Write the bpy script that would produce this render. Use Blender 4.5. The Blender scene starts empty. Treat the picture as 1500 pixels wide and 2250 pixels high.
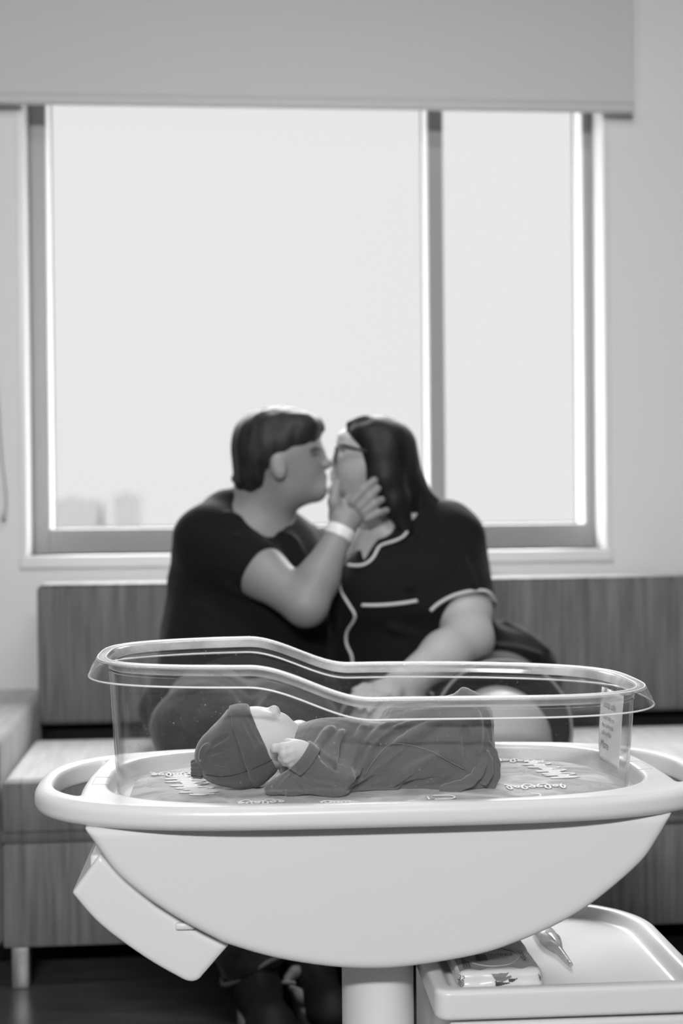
import bpy, bmesh, math, random
import numpy as np
from mathutils import Vector, Matrix

random.seed(7)
rng = np.random.default_rng(11)
SC = bpy.context.scene
COL = SC.collection
R = math.radians

# ------------------------------------------------------------ camera
FPX = 3125.0          # focal length in pixels of a 1500 px wide frame (50 mm on a 24 mm wide sensor)
EYE = 1.052
ROLL, PITCH = 0.0095, math.atan(20 / 3125)
_cp, _sp = math.cos(PITCH), math.sin(PITCH)
_cr, _sr = math.cos(ROLL), math.sin(ROLL)
_r0 = np.array([1, 0, 0.]); _u0 = np.array([0, _sp, _cp]); FWD = np.array([0, _cp, -_sp])
RGT = _cr * _r0 - _sr * _u0; UPV = _sr * _r0 + _cr * _u0
cam_d = bpy.data.cameras.new('camera')
cam = bpy.data.objects.new('camera', cam_d); COL.objects.link(cam)
cam_d.sensor_fit = 'HORIZONTAL'; cam_d.sensor_width = 24; cam_d.lens = 50
cam_d.clip_start = .05; cam_d.clip_end = 3000
cam_d.dof.use_dof = True; cam_d.dof.focus_distance = 2.06; cam_d.dof.aperture_fstop = 2.8
M = Matrix(((RGT[0], UPV[0], -FWD[0], 0), (RGT[1], UPV[1], -FWD[1], 0), (RGT[2], UPV[2], -FWD[2], EYE), (0, 0, 0, 1)))
cam.matrix_world = M
SC.camera = cam
SC.view_settings.view_transform = 'Standard'
SC.view_settings.look = 'None'
SC.view_settings.exposure = 0.0
SC.view_settings.gamma = 1.0
SC.view_settings.use_curve_mapping = False
SC.cycles.max_bounces = 14
SC.cycles.transparent_max_bounces = 24
SC.cycles.transmission_bounces = 12
SC.cycles.caustics_refractive = True
SC.cycles.sample_clamp_indirect = 6

# ------------------------------------------------------------ sky: overcast, brighter overhead than at the horizon
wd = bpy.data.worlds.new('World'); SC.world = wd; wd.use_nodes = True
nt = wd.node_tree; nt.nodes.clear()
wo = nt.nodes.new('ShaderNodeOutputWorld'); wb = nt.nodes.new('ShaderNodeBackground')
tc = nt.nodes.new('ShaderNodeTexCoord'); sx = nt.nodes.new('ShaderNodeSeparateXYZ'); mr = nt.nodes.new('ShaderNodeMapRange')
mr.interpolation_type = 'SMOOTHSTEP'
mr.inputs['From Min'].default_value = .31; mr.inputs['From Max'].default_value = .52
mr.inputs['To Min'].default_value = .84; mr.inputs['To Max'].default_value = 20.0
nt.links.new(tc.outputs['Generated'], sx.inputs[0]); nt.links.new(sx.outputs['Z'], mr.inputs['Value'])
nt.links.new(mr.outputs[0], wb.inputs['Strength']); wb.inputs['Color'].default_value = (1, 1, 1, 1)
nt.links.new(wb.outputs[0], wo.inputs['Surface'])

def area(name, loc, aim, sx_, sy_, watts, spread=180):
    d = bpy.data.lights.new(name, 'AREA'); d.shape = 'RECTANGLE'; d.size = sx_; d.size_y = sy_; d.energy = watts
    d.spread = R(spread)
    o = bpy.data.objects.new(name, d); COL.objects.link(o); o.location = loc
    o.rotation_euler = (Vector(aim) - Vector(loc)).to_track_quat('-Z', 'Y').to_euler()
    return o
# unseen area lights added to light the room: one behind the camera, one overhead
area('key_light_behind_camera', (-.4, -2.3, 2.60), (.05, 2.1, .6), 1.3, .16, 158)
area('fill_light_over_bassinet', (.2, 2.3, 2.70), (.2, 2.3, 0), 1.2, .5, 21)

# ------------------------------------------------------------ frames and pixel measurement
class Frame:
    def __init__(s, c, deg):
        a = R(deg); s.c = np.array(c, float); s.a = a
        s.ex = np.array([math.cos(a), math.sin(a), 0]); s.ey = np.array([-math.sin(a), math.cos(a), 0])
    def at(s, px, py, yl):
        """point of the frame's own plane y=yl that the photograph shows at px,py"""
        d = FWD * FPX + RGT * (px - 750) + UPV * (1125 - py); o = np.array([0, 0, EYE])
        t = ((s.c - o) @ s.ey + yl) / (d @ s.ey); p = o + d * t - s.c
        return np.array([p @ s.ex, yl, p[2] + s.c[2]])
WORLD = Frame((0, 0, 0), 0)
WALL = Frame((-.07, 4.05, 0), 5)
SOFA = Frame((-.07, 4.0, 0), 5)
CART = Frame((.045, 2.11, 0), 4)

# ------------------------------------------------------------ objects
def setp(o, label=None, cat=None, group=None, kind=None):
    if label: o['label'] = label
    if cat: o['category'] = cat
    if group: o['group'] = group
    if kind: o['kind'] = kind
    return o
def thing(name, label, cat, frame=WORLD, base=(0, 0, 0), group=None):
    o = bpy.data.objects.new(name, None); COL.objects.link(o); o.empty_display_size = .05
    b = frame.c + frame.ex * base[0] + frame.ey * base[1] + np.array([0, 0, base[2]])
    o.location = b; o.rotation_euler = (0, 0, frame.a); o['_b'] = list(map(float, base))
    return setp(o, label, cat, group)
def link(name, me, m, parent=None, frame=None, base=None, smooth=True):
    """mesh coordinates are the frame's; children of a thing are shifted to its base"""
    o = bpy.data.objects.new(name, me); COL.objects.link(o)
    if m is not None:
        me.materials.clear(); me.materials.append(m)
    if smooth: me.polygons.foreach_set('use_smooth', [True] * len(me.polygons))
    if parent is not None:
        o.parent = parent
        r = parent
        while r.parent is not None: r = r.parent
        if parent is r:
            o.location = -Vector(r['_b'])
    elif frame is not None:
        o.location = frame.c; o.rotation_euler = (0, 0, frame.a)
        if base is not None:
            me.transform(Matrix.Translation(-Vector(base))); o.location = frame.c + frame.ex * base[0] + frame.ey * base[1] + np.array([0, 0, base[2]])
    me.update()
    return o
def mesh(vs, fs):
    me = bpy.data.meshes.new('m'); me.from_pydata([tuple(map(float, v)) for v in vs], [], [tuple(map(int, f)) for f in fs]); me.update()
    return me
def bm_mesh(bm):
    me = bpy.data.meshes.new('m'); bmesh.ops.recalc_face_normals(bm, faces=bm.faces); bm.to_mesh(me); bm.free(); return me
def add_box(bm, lo, hi, bevel=0, seg=2):
    lo, hi = np.array(lo, float), np.array(hi, float)
    r = bmesh.ops.create_cube(bm, size=1)
    for v in r['verts']:
        v.co = Vector((lo + hi) / 2 + np.array(v.co) * (hi - lo))
    if bevel > 0:
        es = list({e for v in r['verts'] for e in v.link_edges})
        bmesh.ops.bevel(bm, geom=es, offset=bevel, segments=seg, profile=.5, affect='EDGES')
def box(lo, hi, bevel=0, seg=2):
    bm = bmesh.new(); add_box(bm, lo, hi, bevel, seg); return bm_mesh(bm)
def boxes(lst):
    bm = bmesh.new()
    for b in lst: add_box(bm, *b)
    return bm_mesh(bm)
def catmull(pts, n=8, closed=False):
    p = np.array(pts, float); N = len(p); out = []
    rngi = range(N if closed else N - 1)
    for i in rngi:
        g = lambda k: p[k % N] if closed else p[min(max(k, 0), N - 1)]
        p0, p1, p2, p3 = g(i - 1), g(i), g(i + 1), g(i + 2)
        for t in np.linspace(0, 1, n, endpoint=False):
            out.append(.5 * ((2 * p1) + (-p0 + p2) * t + (2 * p0 - 5 * p1 + 4 * p2 - p3) * t * t + (-p0 + 3 * p1 - 3 * p2 + p3) * t ** 3))
    if not closed: out.append(p[-1])
    return np.array(out)
def extrude(poly, axis, a, b, bevel=0, seg=3):
    """closed 2-D polygon extruded along an axis from a to b, rims bevelled"""
    bm = bmesh.new()
    def mk(p, t):
        return {'y': (p[0], t, p[1]), 'z': (p[0], p[1], t), 'x': (t, p[0], p[1])}[axis]
    v0 = [bm.verts.new(mk(p, a)) for p in poly]; v1 = [bm.verts.new(mk(p, b)) for p in poly]
    f0 = bm.faces.new(v0); f1 = bm.faces.new(v1[::-1]); n = len(poly)
    for i in range(n): bm.faces.new((v0[i], v0[(i + 1) % n], v1[(i + 1) % n], v1[i]))
    bmesh.ops.recalc_face_normals(bm, faces=bm.faces)
    if bevel > 0:
        bmesh.ops.bevel(bm, geom=list(set(f0.edges) | set(f1.edges)), offset=bevel, segments=seg, profile=.5, affect='EDGES')
    for f in bm.faces:
        if len(f.verts) > 8:
            for e in f.edges: e.smooth = False
    return bm_mesh(bm)
def tube(pts, r, n=10, closed=False, flat=1.0, up=None, cap=True):
    """round (or flattened) tube along a path; r a number or one per point"""
    p = np.array(pts, float); N = len(p); rr = np.full(N, r, float) if np.isscalar(r) else np.array(r, float)
    vs = []; fs = []
    t = np.roll(p, -1, 0) - np.roll(p, 1, 0)
    if not closed: t[0] = p[1] - p[0]; t[-1] = p[-1] - p[-2]
    t /= np.linalg.norm(t, axis=1)[:, None] + 1e-12
    ref = np.array(up if up is not None else ((0, 0, 1) if abs(t[0][2]) < .9 else (1, 0, 0)), float)
    u = ref
    for i in range(N):
        u = (np.array(up, float) if up is not None else u); u = u - t[i] * (u @ t[i]); u /= np.linalg.norm(u) + 1e-12
        w = np.cross(t[i], u)
        for k in range(n):
            a = 2 * math.pi * k / n
            vs.append(p[i] + rr[i] * (math.cos(a) * w + flat * math.sin(a) * u))
    M_ = N if closed else N - 1
    for i in range(M_):
        for k in range(n):
            j = (i + 1) % N
            fs.append((i * n + k, i * n + (k + 1) % n, j * n + (k + 1) % n, j * n + k))
    if not closed and cap:
        fs.append(tuple(range(n))[::-1]); fs.append(tuple((N - 1) * n + k for k in range(n)))
    return vs, fs
def join(parts):
    V = []; Fs = []
    for vs, fs in parts:
        o = len(V); V += list(vs); Fs += [tuple(i + o for i in f) for f in fs]
    return mesh(V, Fs)
def superellipse(a, b, n, N=160, off=0):
    """closed plan curve and its outward normals, offset outward by off"""
    t = np.linspace(0, 2 * math.pi, N, endpoint=False)
    c, s = np.cos(t), np.sin(t)
    x = a * np.sign(c) * np.abs(c) ** (2 / n); y = b * np.sign(s) * np.abs(s) ** (2 / n)
    # even spacing
    q = np.stack([x, y], 1); d = np.linalg.norm(np.roll(q, -1, 0) - q, axis=1); L = np.concatenate([[0], np.cumsum(d)])
    qq = np.vstack([q, q[:1]]); u = np.linspace(0, L[-1], N, endpoint=False)
    q = np.stack([np.interp(u, L, qq[:, 0]), np.interp(u, L, qq[:, 1])], 1)
    tg = np.roll(q, -1, 0) - np.roll(q, 1, 0); tg /= np.linalg.norm(tg, axis=1)[:, None]
    nm = np.stack([tg[:, 1], -tg[:, 0]], 1)
    return q + nm * off, nm

# ------------------------------------------------------------ materials (the photograph is black and white)
def mat(name, g, rough=.6, spec=.5, coat=0, noise=0, nscale=20, bump=0, bscale=80, stretch=(1, 1, 1), metal=0, sheen=0, sss=0, em=0, coords='Object'):
    m = bpy.data.materials.new(name); m.use_nodes = True; n = m.node_tree; b = n.nodes['Principled BSDF']
    b.inputs['Base Color'].default_value = (g, g, g, 1); b.inputs['Roughness'].default_value = rough
    b.inputs['Specular IOR Level'].default_value = spec; b.inputs['Coat Weight'].default_value = coat; b.inputs['Metallic'].default_value = metal
    b.inputs['Sheen Weight'].default_value = sheen; b.inputs['Coat Roughness'].default_value = .12
    if sss:
        b.inputs['Subsurface Weight'].default_value = sss; b.inputs['Subsurface Radius'].default_value = (.01, .01, .01); b.inputs['Subsurface Scale'].default_value = .6
    if noise or bump:
        tc = n.nodes.new('ShaderNodeTexCoord'); mp = n.nodes.new('ShaderNodeMapping'); mp.inputs['Scale'].default_value = stretch
        n.links.new(tc.outputs[coords], mp.inputs[0])
    if noise:
        no = n.nodes.new('ShaderNodeTexNoise'); no.inputs['Scale'].default_value = nscale; no.inputs['Detail'].default_value = 5
        r = n.nodes.new('ShaderNodeMapRange'); r.inputs['From Min'].default_value = .3; r.inputs['From Max'].default_value = .7
        r.inputs['To Min'].default_value = g * (1 - noise); r.inputs['To Max'].default_value = g * (1 + noise)
        n.links.new(mp.outputs[0], no.inputs['Vector']); n.links.new(no.outputs['Fac'], r.inputs['Value'])
        cmb = n.nodes.new('ShaderNodeCombineColor')
        for k in range(3): n.links.new(r.outputs[0], cmb.inputs[k])
        n.links.new(cmb.outputs[0], b.inputs['Base Color'])
    if bump:
        nb = n.nodes.new('ShaderNodeTexNoise'); nb.inputs['Scale'].default_value = bscale; nb.inputs['Detail'].default_value = 4
        bp = n.nodes.new('ShaderNodeBump'); bp.inputs['Strength'].default_value = bump; bp.inputs['Distance'].default_value = .004
        n.links.new(mp.outputs[0], nb.inputs['Vector']); n.links.new(nb.outputs['Fac'], bp.inputs['Height']); n.links.new(bp.outputs[0], b.inputs['Normal'])
    return m
def clear_mat(name, ior=1.49, tint=.96, haze=.0, rough=.02, scr=0, gmax=.9):
    """thin clear sheet: straight-through transparency plus Fresnel gloss, a little surface haze and fine scratches"""
    m = bpy.data.materials.new(name); m.use_nodes = True; n = m.node_tree; n.nodes.clear()
    out = n.nodes.new('ShaderNodeOutputMaterial'); tr = n.nodes.new('ShaderNodeBsdfTransparent'); gl = n.nodes.new('ShaderNodeBsdfGlossy')
    tr.inputs[0].default_value = (tint, tint, tint, 1); gl.inputs['Roughness'].default_value = rough
    lw = n.nodes.new('ShaderNodeLayerWeight'); lw.inputs['Blend'].default_value = .5
    pw = n.nodes.new('ShaderNodeMath'); pw.operation = 'POWER'; pw.inputs[1].default_value = 5; n.links.new(lw.outputs['Facing'], pw.inputs[0])
    fr = n.nodes.new('ShaderNodeMath'); fr.operation = 'MULTIPLY_ADD'; f0 = ((ior - 1) / (ior + 1)) ** 2; fr.inputs[1].default_value = gmax - f0; fr.inputs[2].default_value = f0; n.links.new(pw.outputs[0], fr.inputs[0])
    mx = n.nodes.new('ShaderNodeMixShader'); n.links.new(fr.outputs[0], mx.inputs[0]); n.links.new(tr.outputs[0], mx.inputs[1]); n.links.new(gl.outputs[0], mx.inputs[2])
    last = mx
    if haze or scr:
        df = n.nodes.new('ShaderNodeBsdfDiffuse'); df.inputs[0].default_value = (.8, .8, .8, 1)
        no = n.nodes.new('ShaderNodeTexNoise'); tcn = n.nodes.new('ShaderNodeTexCoord'); no.inputs['Scale'].default_value = 7; no.inputs['Detail'].default_value = 6
        n.links.new(tcn.outputs['Object'], no.inputs['Vector'])
        r = n.nodes.new('ShaderNodeMapRange'); r.inputs['From Min'].default_value = .4; r.inputs['From Max'].default_value = .8; r.inputs['To Max'].default_value = haze * 2.5; r.inputs['To Min'].default_value = haze * .25
        n.links.new(no.outputs['Fac'], r.inputs['Value'])
        fac = r.outputs[0]
        if scr:
            ns = n.nodes.new('ShaderNodeTexNoise'); ns.inputs['Scale'].default_value = 260; ns.inputs['Detail'].default_value = 2
            n.links.new(tcn.outputs['Object'], ns.inputs['Vector'])
            r2 = n.nodes.new('ShaderNodeMapRange'); r2.inputs['From Min'].default_value = .71; r2.inputs['From Max'].default_value = .76; r2.inputs['To Max'].default_value = scr
            n.links.new(ns.outputs['Fac'], r2.inputs['Value'])
            ad = n.nodes.new('ShaderNodeMath'); ad.operation = 'ADD'; n.links.new(fac, ad.inputs[0]); n.links.new(r2.outputs[0], ad.inputs[1]); fac = ad.outputs[0]
        m2 = n.nodes.new('ShaderNodeMixShader'); n.links.new(fac, m2.inputs[0]); n.links.new(mx.outputs[0], m2.inputs[1]); n.links.new(df.outputs[0], m2.inputs[2]); last = m2
    n.links.new(last.outputs[0], out.inputs['Surface'])
    return m
def glass_mat(name, rough=.03, g=.98, ior=1.49):
    m = bpy.data.materials.new(name); m.use_nodes = True; b = m.node_tree.nodes['Principled BSDF']
    b.inputs['Base Color'].default_value = (g, g, g, 1); b.inputs['Transmission Weight'].default_value = 1; b.inputs['IOR'].default_value = ior
    b.inputs['Roughness'].default_value = rough
    return m
def fabric_streak(name, g, amp=.25, sx=60):
    """upholstery with fine broken vertical streaks"""
    m = bpy.data.materials.new(name); m.use_nodes = True; n = m.node_tree; b = n.nodes['Principled BSDF']
    b.inputs['Roughness'].default_value = .75; b.inputs['Sheen Weight'].default_value = .3; b.inputs['Specular IOR Level'].default_value = .35
    tc = n.nodes.new('ShaderNodeTexCoord'); mp = n.nodes.new('ShaderNodeMapping'); mp.inputs['Scale'].default_value = (sx, sx * .1, 3.0)
    no = n.nodes.new('ShaderNodeTexNoise'); no.inputs['Scale'].default_value = 1; no.inputs['Detail'].default_value = 4; no.inputs['Roughness'].default_value = .65
    r = n.nodes.new('ShaderNodeMapRange'); r.inputs['From Min'].default_value = .32; r.inputs['From Max'].default_value = .68
    r.inputs['To Min'].default_value = g * (1 - amp); r.inputs['To Max'].default_value = g * (1 + amp)
    cmb = n.nodes.new('ShaderNodeCombineColor')
    n.links.new(tc.outputs['Object'], mp.inputs[0]); n.links.new(mp.outputs[0], no.inputs['Vector']); n.links.new(no.outputs['Fac'], r.inputs['Value'])
    for k in range(3): n.links.new(r.outputs[0], cmb.inputs[k])
    n.links.new(cmb.outputs[0], b.inputs['Base Color'])
    return m

M_wall = mat('wall_paint', .82, .8, .3, bump=.08, bscale=300)
M_wall_far = mat('wall_bounce_cut', .18, .8, .3)  # unseen walls darkened to cut bounce light
M_ceil = mat('ceiling_paint', .55, .9)
M_floor = mat('vinyl_floor', .06, .28, .5, noise=.3, nscale=6, stretch=(1, 6, 1))
M_frame = mat('window_frame_metal', .36, .45, .4)
M_sill = mat('sill_white', .80, .35, .5)
M_blind = mat('blind_fabric', .64, .85, .2, bump=.1, bscale=500)
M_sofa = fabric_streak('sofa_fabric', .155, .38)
M_seat = fabric_streak('sofa_fabric_lit', .42, .18)  # sofa fabric lightened to paint window light on the seat top
M_dark = mat('gap_shade_dark', .02, .9, .1)  # near-black, painting the shade in the gaps of the sofa
M_metal = mat('sofa_leg_metal', .45, .35, .5, metal=.8)
M_white = mat('white_plastic', .80, .32, .5)
M_white2 = mat('white_cabinet_plastic', .78, .38, .5)
M_pale = mat('pale_plastic_panel', .76, .6, .25)
M_clear = clear_mat('clear_plastic_wall', ior=1.36, haze=.011, scr=.3, tint=.985)
M_rim = clear_mat('clear_plastic_rim', ior=1.55, haze=.02, tint=.98, rough=.03)
M_ledge = clear_mat('clear_plastic_ledge', ior=1.7, haze=.32, tint=.97, rough=.16)  # strong white haze paints the reflected window light on the ledge
M_glint = mat('painted_rim_glint', .95, .25, .5)  # near-white, painting the glints along the rim
M_pane = clear_mat('window_glass', ior=1.06, gmax=.15, tint=.98, rough=.3)
M_black = mat('black_plastic', .02, .4)
M_line = mat('grey_print', .30, .6)

def poly_sd(poly, X, Y):
    """exact signed distance to a polygon, X and Y 2-D arrays"""
    p = np.array(poly, float); d = np.full(X.shape, 1e9); ins = np.zeros(X.shape, bool); n = len(p)
    for i in range(n):
        a, b = p[i], p[(i + 1) % n]; e = b - a; wx, wy = X - a[0], Y - a[1]
        t = np.clip((wx * e[0] + wy * e[1]) / (e @ e + 1e-15), 0, 1); d = np.minimum(d, (wx - e[0] * t) ** 2 + (wy - e[1] * t) ** 2)
        c = (a[1] > Y) != (b[1] > Y)
        if abs(e[1]) > 1e-12: ins ^= c & (X < e[0] * (Y - a[1]) / e[1] + a[0])
    return np.where(ins, -1, 1) * np.sqrt(d)
def soft_extrude(poly, y0, y1, r, h, hollow=None):
    """x-z outline extruded along y with rounded rims"""
    p = np.array(poly); lo = [p[:, 0].min() - .01, y0 - .01, p[:, 1].min() - .01]; hi = [p[:, 0].max() + .01, y1 + .01, p[:, 1].max() + .01]
    f = Field(lo, hi, h); X, Z = np.meshgrid(f.ax[0], f.ax[2], indexing='ij'); d2 = poly_sd(poly, X, Z)[:, None, :]
    Y = f.ax[1][None, :, None]; q0 = d2 + r; q1 = np.abs(Y - (y0 + y1) / 2) - (y1 - y0) / 2 + r
    f.f = (np.sqrt(np.maximum(q0, 0) ** 2 + np.maximum(q1, 0) ** 2) + np.minimum(np.maximum(q0, q1), 0) - r).astype(np.float32)
    return f
# ------------------------------------------------------------ signed distance modelling
class Field:
    def __init__(s, lo, hi, h):
        s.lo = np.array(lo, float); s.h = h; s.n = np.ceil((np.array(hi) - s.lo) / h).astype(int) + 1
        s.f = np.full(s.n, 1.0, np.float32)
        s.ax = [(s.lo[i] + h * np.arange(s.n[i])).astype(np.float32) for i in range(3)]
    def sub(s, lo, hi, pad):
        i0 = np.maximum(np.floor((np.array(lo) - pad - s.lo) / s.h).astype(int), 0)
        i1 = np.minimum(np.ceil((np.array(hi) + pad - s.lo) / s.h).astype(int) + 1, s.n)
        sl = tuple(slice(a, max(b, a)) for a, b in zip(i0, i1))
        X = s.ax[0][sl[0]][:, None, None]; Y = s.ax[1][sl[1]][None, :, None]; Z = s.ax[2][sl[2]][None, None, :]
        return sl, X, Y, Z
    def op(s, fn, lo, hi, k=.01, mode='u'):
        pad = k * 1.5 + 4 * s.h
        sl, X, Y, Z = s.sub(lo, hi, pad)
        a = s.f[sl]
        if a.size == 0: return s
        d = np.broadcast_to(fn(X, Y, Z), a.shape).astype(np.float32)
        if mode == 'u':
            hh = np.maximum(k - np.abs(a - d), 0) / max(k, 1e-6); s.f[sl] = np.minimum(a, d) - hh * hh * k * .25
        elif mode == 's':
            d = -d; hh = np.maximum(k - np.abs(a - d), 0) / max(k, 1e-6); s.f[sl] = np.maximum(a, d) + hh * hh * k * .25
        return s
    def cap(s, a, b, ra, rb=None, k=.01, mode='u'):
        rb = ra if rb is None else rb
        a = np.array(a, float); b = np.array(b, float); m = max(ra, rb); ab = b - a; L2 = ab @ ab + 1e-12
        def fn(X, Y, Z):
            t = ((X - a[0]) * ab[0] + (Y - a[1]) * ab[1] + (Z - a[2]) * ab[2]) / L2; t = np.clip(t, 0, 1)
            return np.sqrt((X - a[0] - t * ab[0]) ** 2 + (Y - a[1] - t * ab[1]) ** 2 + (Z - a[2] - t * ab[2]) ** 2) - (ra + (rb - ra) * t)
        return s.op(fn, np.minimum(a, b) - m, np.maximum(a, b) + m, k, mode)
    def cone(s, a, b, ra, rb, k=.005, flat=.8, side=(0, 1, 0)):
        """tapered tube cut square at b (a sleeve or trouser leg)"""
        a = np.array(a, float); b = np.array(b, float); ab = b - a; L_ = np.linalg.norm(ab); u = ab / L_; m = max(ra, rb)
        def fn(X, Y, Z):
            t = (X - a[0]) * u[0] + (Y - a[1]) * u[1] + (Z - a[2]) * u[2]; tc_ = np.clip(t, 0, L_)
            d = np.sqrt((X - a[0] - tc_ * u[0]) ** 2 + (Y - a[1] - tc_ * u[1]) ** 2 + (Z - a[2] - tc_ * u[2]) ** 2) - (ra + (rb - ra) * tc_ / L_)
            return fmax(d, t - L_, .004)
        return s.op(fn, np.minimum(a, b) - m, np.maximum(a, b) + m, k)
    def hit(s, px, py, y0, y1, frame=None, lift=0):
        """first surface point along the line of sight through px,py between two depths"""
        fr = frame or WORLD
        ts = np.linspace(y0, y1, 900); p0, p1 = fr.at(px, py, y0), fr.at(px, py, y1)
        P_ = p0 + (p1 - p0) * ((ts - y0) / (y1 - y0))[:, None]
        g = np.clip((P_ - s.lo) / s.h, 0, s.n - 1.001); i0 = g.astype(int); t = g - i0; v = 0
        for dx in (0, 1):
            for dy in (0, 1):
                for dz in (0, 1):
                    v = v + s.f[i0[:, 0] + dx, i0[:, 1] + dy, i0[:, 2] + dz] * (t[:, 0] if dx else 1 - t[:, 0]) * (t[:, 1] if dy else 1 - t[:, 1]) * (t[:, 2] if dz else 1 - t[:, 2])
        k = np.nonzero(v < lift)[0]
        if not len(k): return P_[-1]
        k = k[0]
        if k == 0: return P_[0]
        u = (v[k - 1] - lift) / (v[k - 1] - v[k] + 1e-12)
        return P_[k - 1] + (P_[k] - P_[k - 1]) * u
    def chain(s, pts, rs, k=.01, mode='u'):
        for i in range(len(pts) - 1):
            s.cap(pts[i], pts[i + 1], rs[i], rs[i + 1], k, mode)
        return s
    def ell(s, c, r, k=.01, mode='u', rot=None):
        c = np.array(c, float); r = np.array(r, float); A = np.eye(3) if rot is None else np.array(rot.to_3x3().transposed())
        m = r.max()
        def fn(X, Y, Z):
            x, y, z = X - c[0], Y - c[1], Z - c[2]
            q = [A[i][0] * x + A[i][1] * y + A[i][2] * z for i in range(3)]
            k0 = np.sqrt((q[0] / r[0]) ** 2 + (q[1] / r[1]) ** 2 + (q[2] / r[2]) ** 2)
            k1 = np.sqrt((q[0] / r[0] ** 2) ** 2 + (q[1] / r[1] ** 2) ** 2 + (q[2] / r[2] ** 2) ** 2) + 1e-9
            return k0 * (k0 - 1) / k1
        return s.op(fn, c - m, c + m, k, mode)
    def rbox(s, c, hs, rad, k=.01, mode='u', rot=None):
        c = np.array(c, float); hs = np.array(hs, float) - rad; A = np.eye(3) if rot is None else np.array(rot.to_3x3().transposed())
        m = np.linalg.norm(hs) + rad
        def fn(X, Y, Z):
            x, y, z = X - c[0], Y - c[1], Z - c[2]
            q = [np.abs(A[i][0] * x + A[i][1] * y + A[i][2] * z) - hs[i] for i in range(3)]
            return np.sqrt(sum(np.maximum(v, 0) ** 2 for v in q)) + np.minimum(np.maximum(q[0], np.maximum(q[1], q[2])), 0) - rad
        return s.op(fn, c - m, c + m, k, mode)
    def plane_cut(s, p, nrm, k=.003):
        """remove everything on the side the normal points to"""
        p = np.array(p, float); nrm = np.array(nrm, float); nrm /= np.linalg.norm(nrm)
        X = s.ax[0][:, None, None]; Y = s.ax[1][None, :, None]; Z = s.ax[2][None, None, :]
        d = (X - p[0]) * nrm[0] + (Y - p[1]) * nrm[1] + (Z - p[2]) * nrm[2]
        hh = np.maximum(k - np.abs(s.f - d), 0) / k; s.f = (np.maximum(s.f, d) + hh * hh * k * .25).astype(np.float32)
        return s
    def noise(s, amp, freq, seed=0, n=7, band=.03):
        """sum of random plane waves: soft cloth-like swells (freq per axis)"""
        g = np.random.default_rng(seed); m = np.abs(s.f) < band
        idx = np.nonzero(m); x = [s.ax[i][idx[i]] for i in range(3)]; fr = np.broadcast_to(freq, 3); acc = np.zeros(len(x[0]), np.float32)
        for _ in range(n):
            kv = g.normal(size=3) * fr; ph = g.uniform(0, 6.28)
            acc += np.sin(kv[0] * x[0] + kv[1] * x[1] + kv[2] * x[2] + ph)
        s.f[m] -= amp * acc / math.sqrt(n)
        return s
    def copy(s):
        o = Field.__new__(Field); o.lo, o.h, o.n, o.ax = s.lo, s.h, s.n, s.ax; o.f = s.f.copy(); return o
    def mesh(s, relax=1):
        f = s.f.copy()
        for a in range(3):  # close at the borders
            sl = [slice(None)] * 3; sl[a] = 0; f[tuple(sl)] = np.maximum(f[tuple(sl)], s.h * .5); sl[a] = -1; f[tuple(sl)] = np.maximum(f[tuple(sl)], s.h * .5)
        ins = f < 0; nx, ny, nz = f.shape
        c = np.zeros((nx - 1, ny - 1, nz - 1), np.int8)
        for i in (0, 1):
            for j in (0, 1):
                for k in (0, 1):
                    c += ins[i:nx - 1 + i, j:ny - 1 + j, k:nz - 1 + k]
        act = (c > 0) & (c < 8); ids = np.full(act.shape, -1, np.int64); I, J, K = np.nonzero(act); nV = len(I); ids[I, J, K] = np.arange(nV)
        acc = np.zeros((nV, 3)); cnt = np.zeros(nV)
        cor = [(i, j, k) for i in (0, 1) for j in (0, 1) for k in (0, 1)]
        for p in cor:
            for a in range(3):
                if p[a] == 1: continue
                q = list(p); q[a] = 1
                fa = f[I + p[0], J + p[1], K + p[2]]; fb = f[I + q[0], J + q[1], K + q[2]]
                m = (fa < 0) != (fb < 0); t = np.where(m, fa / np.where(m, fa - fb, 1), 0)
                pos = np.tile(np.array(p, float), (nV, 1)); pos[:, a] = t
                acc[m] += pos[m]; cnt[m] += 1
        V = s.lo + (np.stack([I, J, K], 1) + acc / cnt[:, None]) * s.h
        Fq = []
        for a in range(3):
            b, d = (a + 1) % 3, (a + 2) % 3
            sl0 = [slice(None)] * 3; sl1 = [slice(None)] * 3; sl0[a] = slice(0, -1); sl1[a] = slice(1, None)
            A0, A1 = ins[tuple(sl0)], ins[tuple(sl1)]
            X = np.stack(np.nonzero(A0 != A1), 1)
            X = X[(X[:, b] > 0) & (X[:, d] > 0) & (X[:, b] < f.shape[b] - 1) & (X[:, d] < f.shape[d] - 1)]
            def cid(db, dd):
                Y = X.copy(); Y[:, b] -= db; Y[:, d] -= dd; return ids[Y[:, 0], Y[:, 1], Y[:, 2]]
            q = np.stack([cid(1, 1), cid(0, 1), cid(0, 0), cid(1, 0)], 1)
            flip = ~A0[X[:, 0], X[:, 1], X[:, 2]]; q[flip] = q[flip][:, ::-1]
            Fq.append(q)
        Fq = np.concatenate(Fq); Fq = Fq[(Fq >= 0).all(1)]
        for _ in range(relax):
            S = np.zeros_like(V); C_ = np.zeros(nV)
            for e in range(4):
                i, j = Fq[:, e], Fq[:, (e + 1) % 4]
                for ax in range(3):
                    S[:, ax] += np.bincount(i, V[j, ax], nV) + np.bincount(j, V[i, ax], nV)
                C_ += np.bincount(i, minlength=nV) + np.bincount(j, minlength=nV)
            V = .5 * V + .5 * S / np.maximum(C_, 1)[:, None]
        me = bpy.data.meshes.new('m'); me.vertices.add(nV); me.vertices.foreach_set('co', V.astype(np.float32).ravel())
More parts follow.
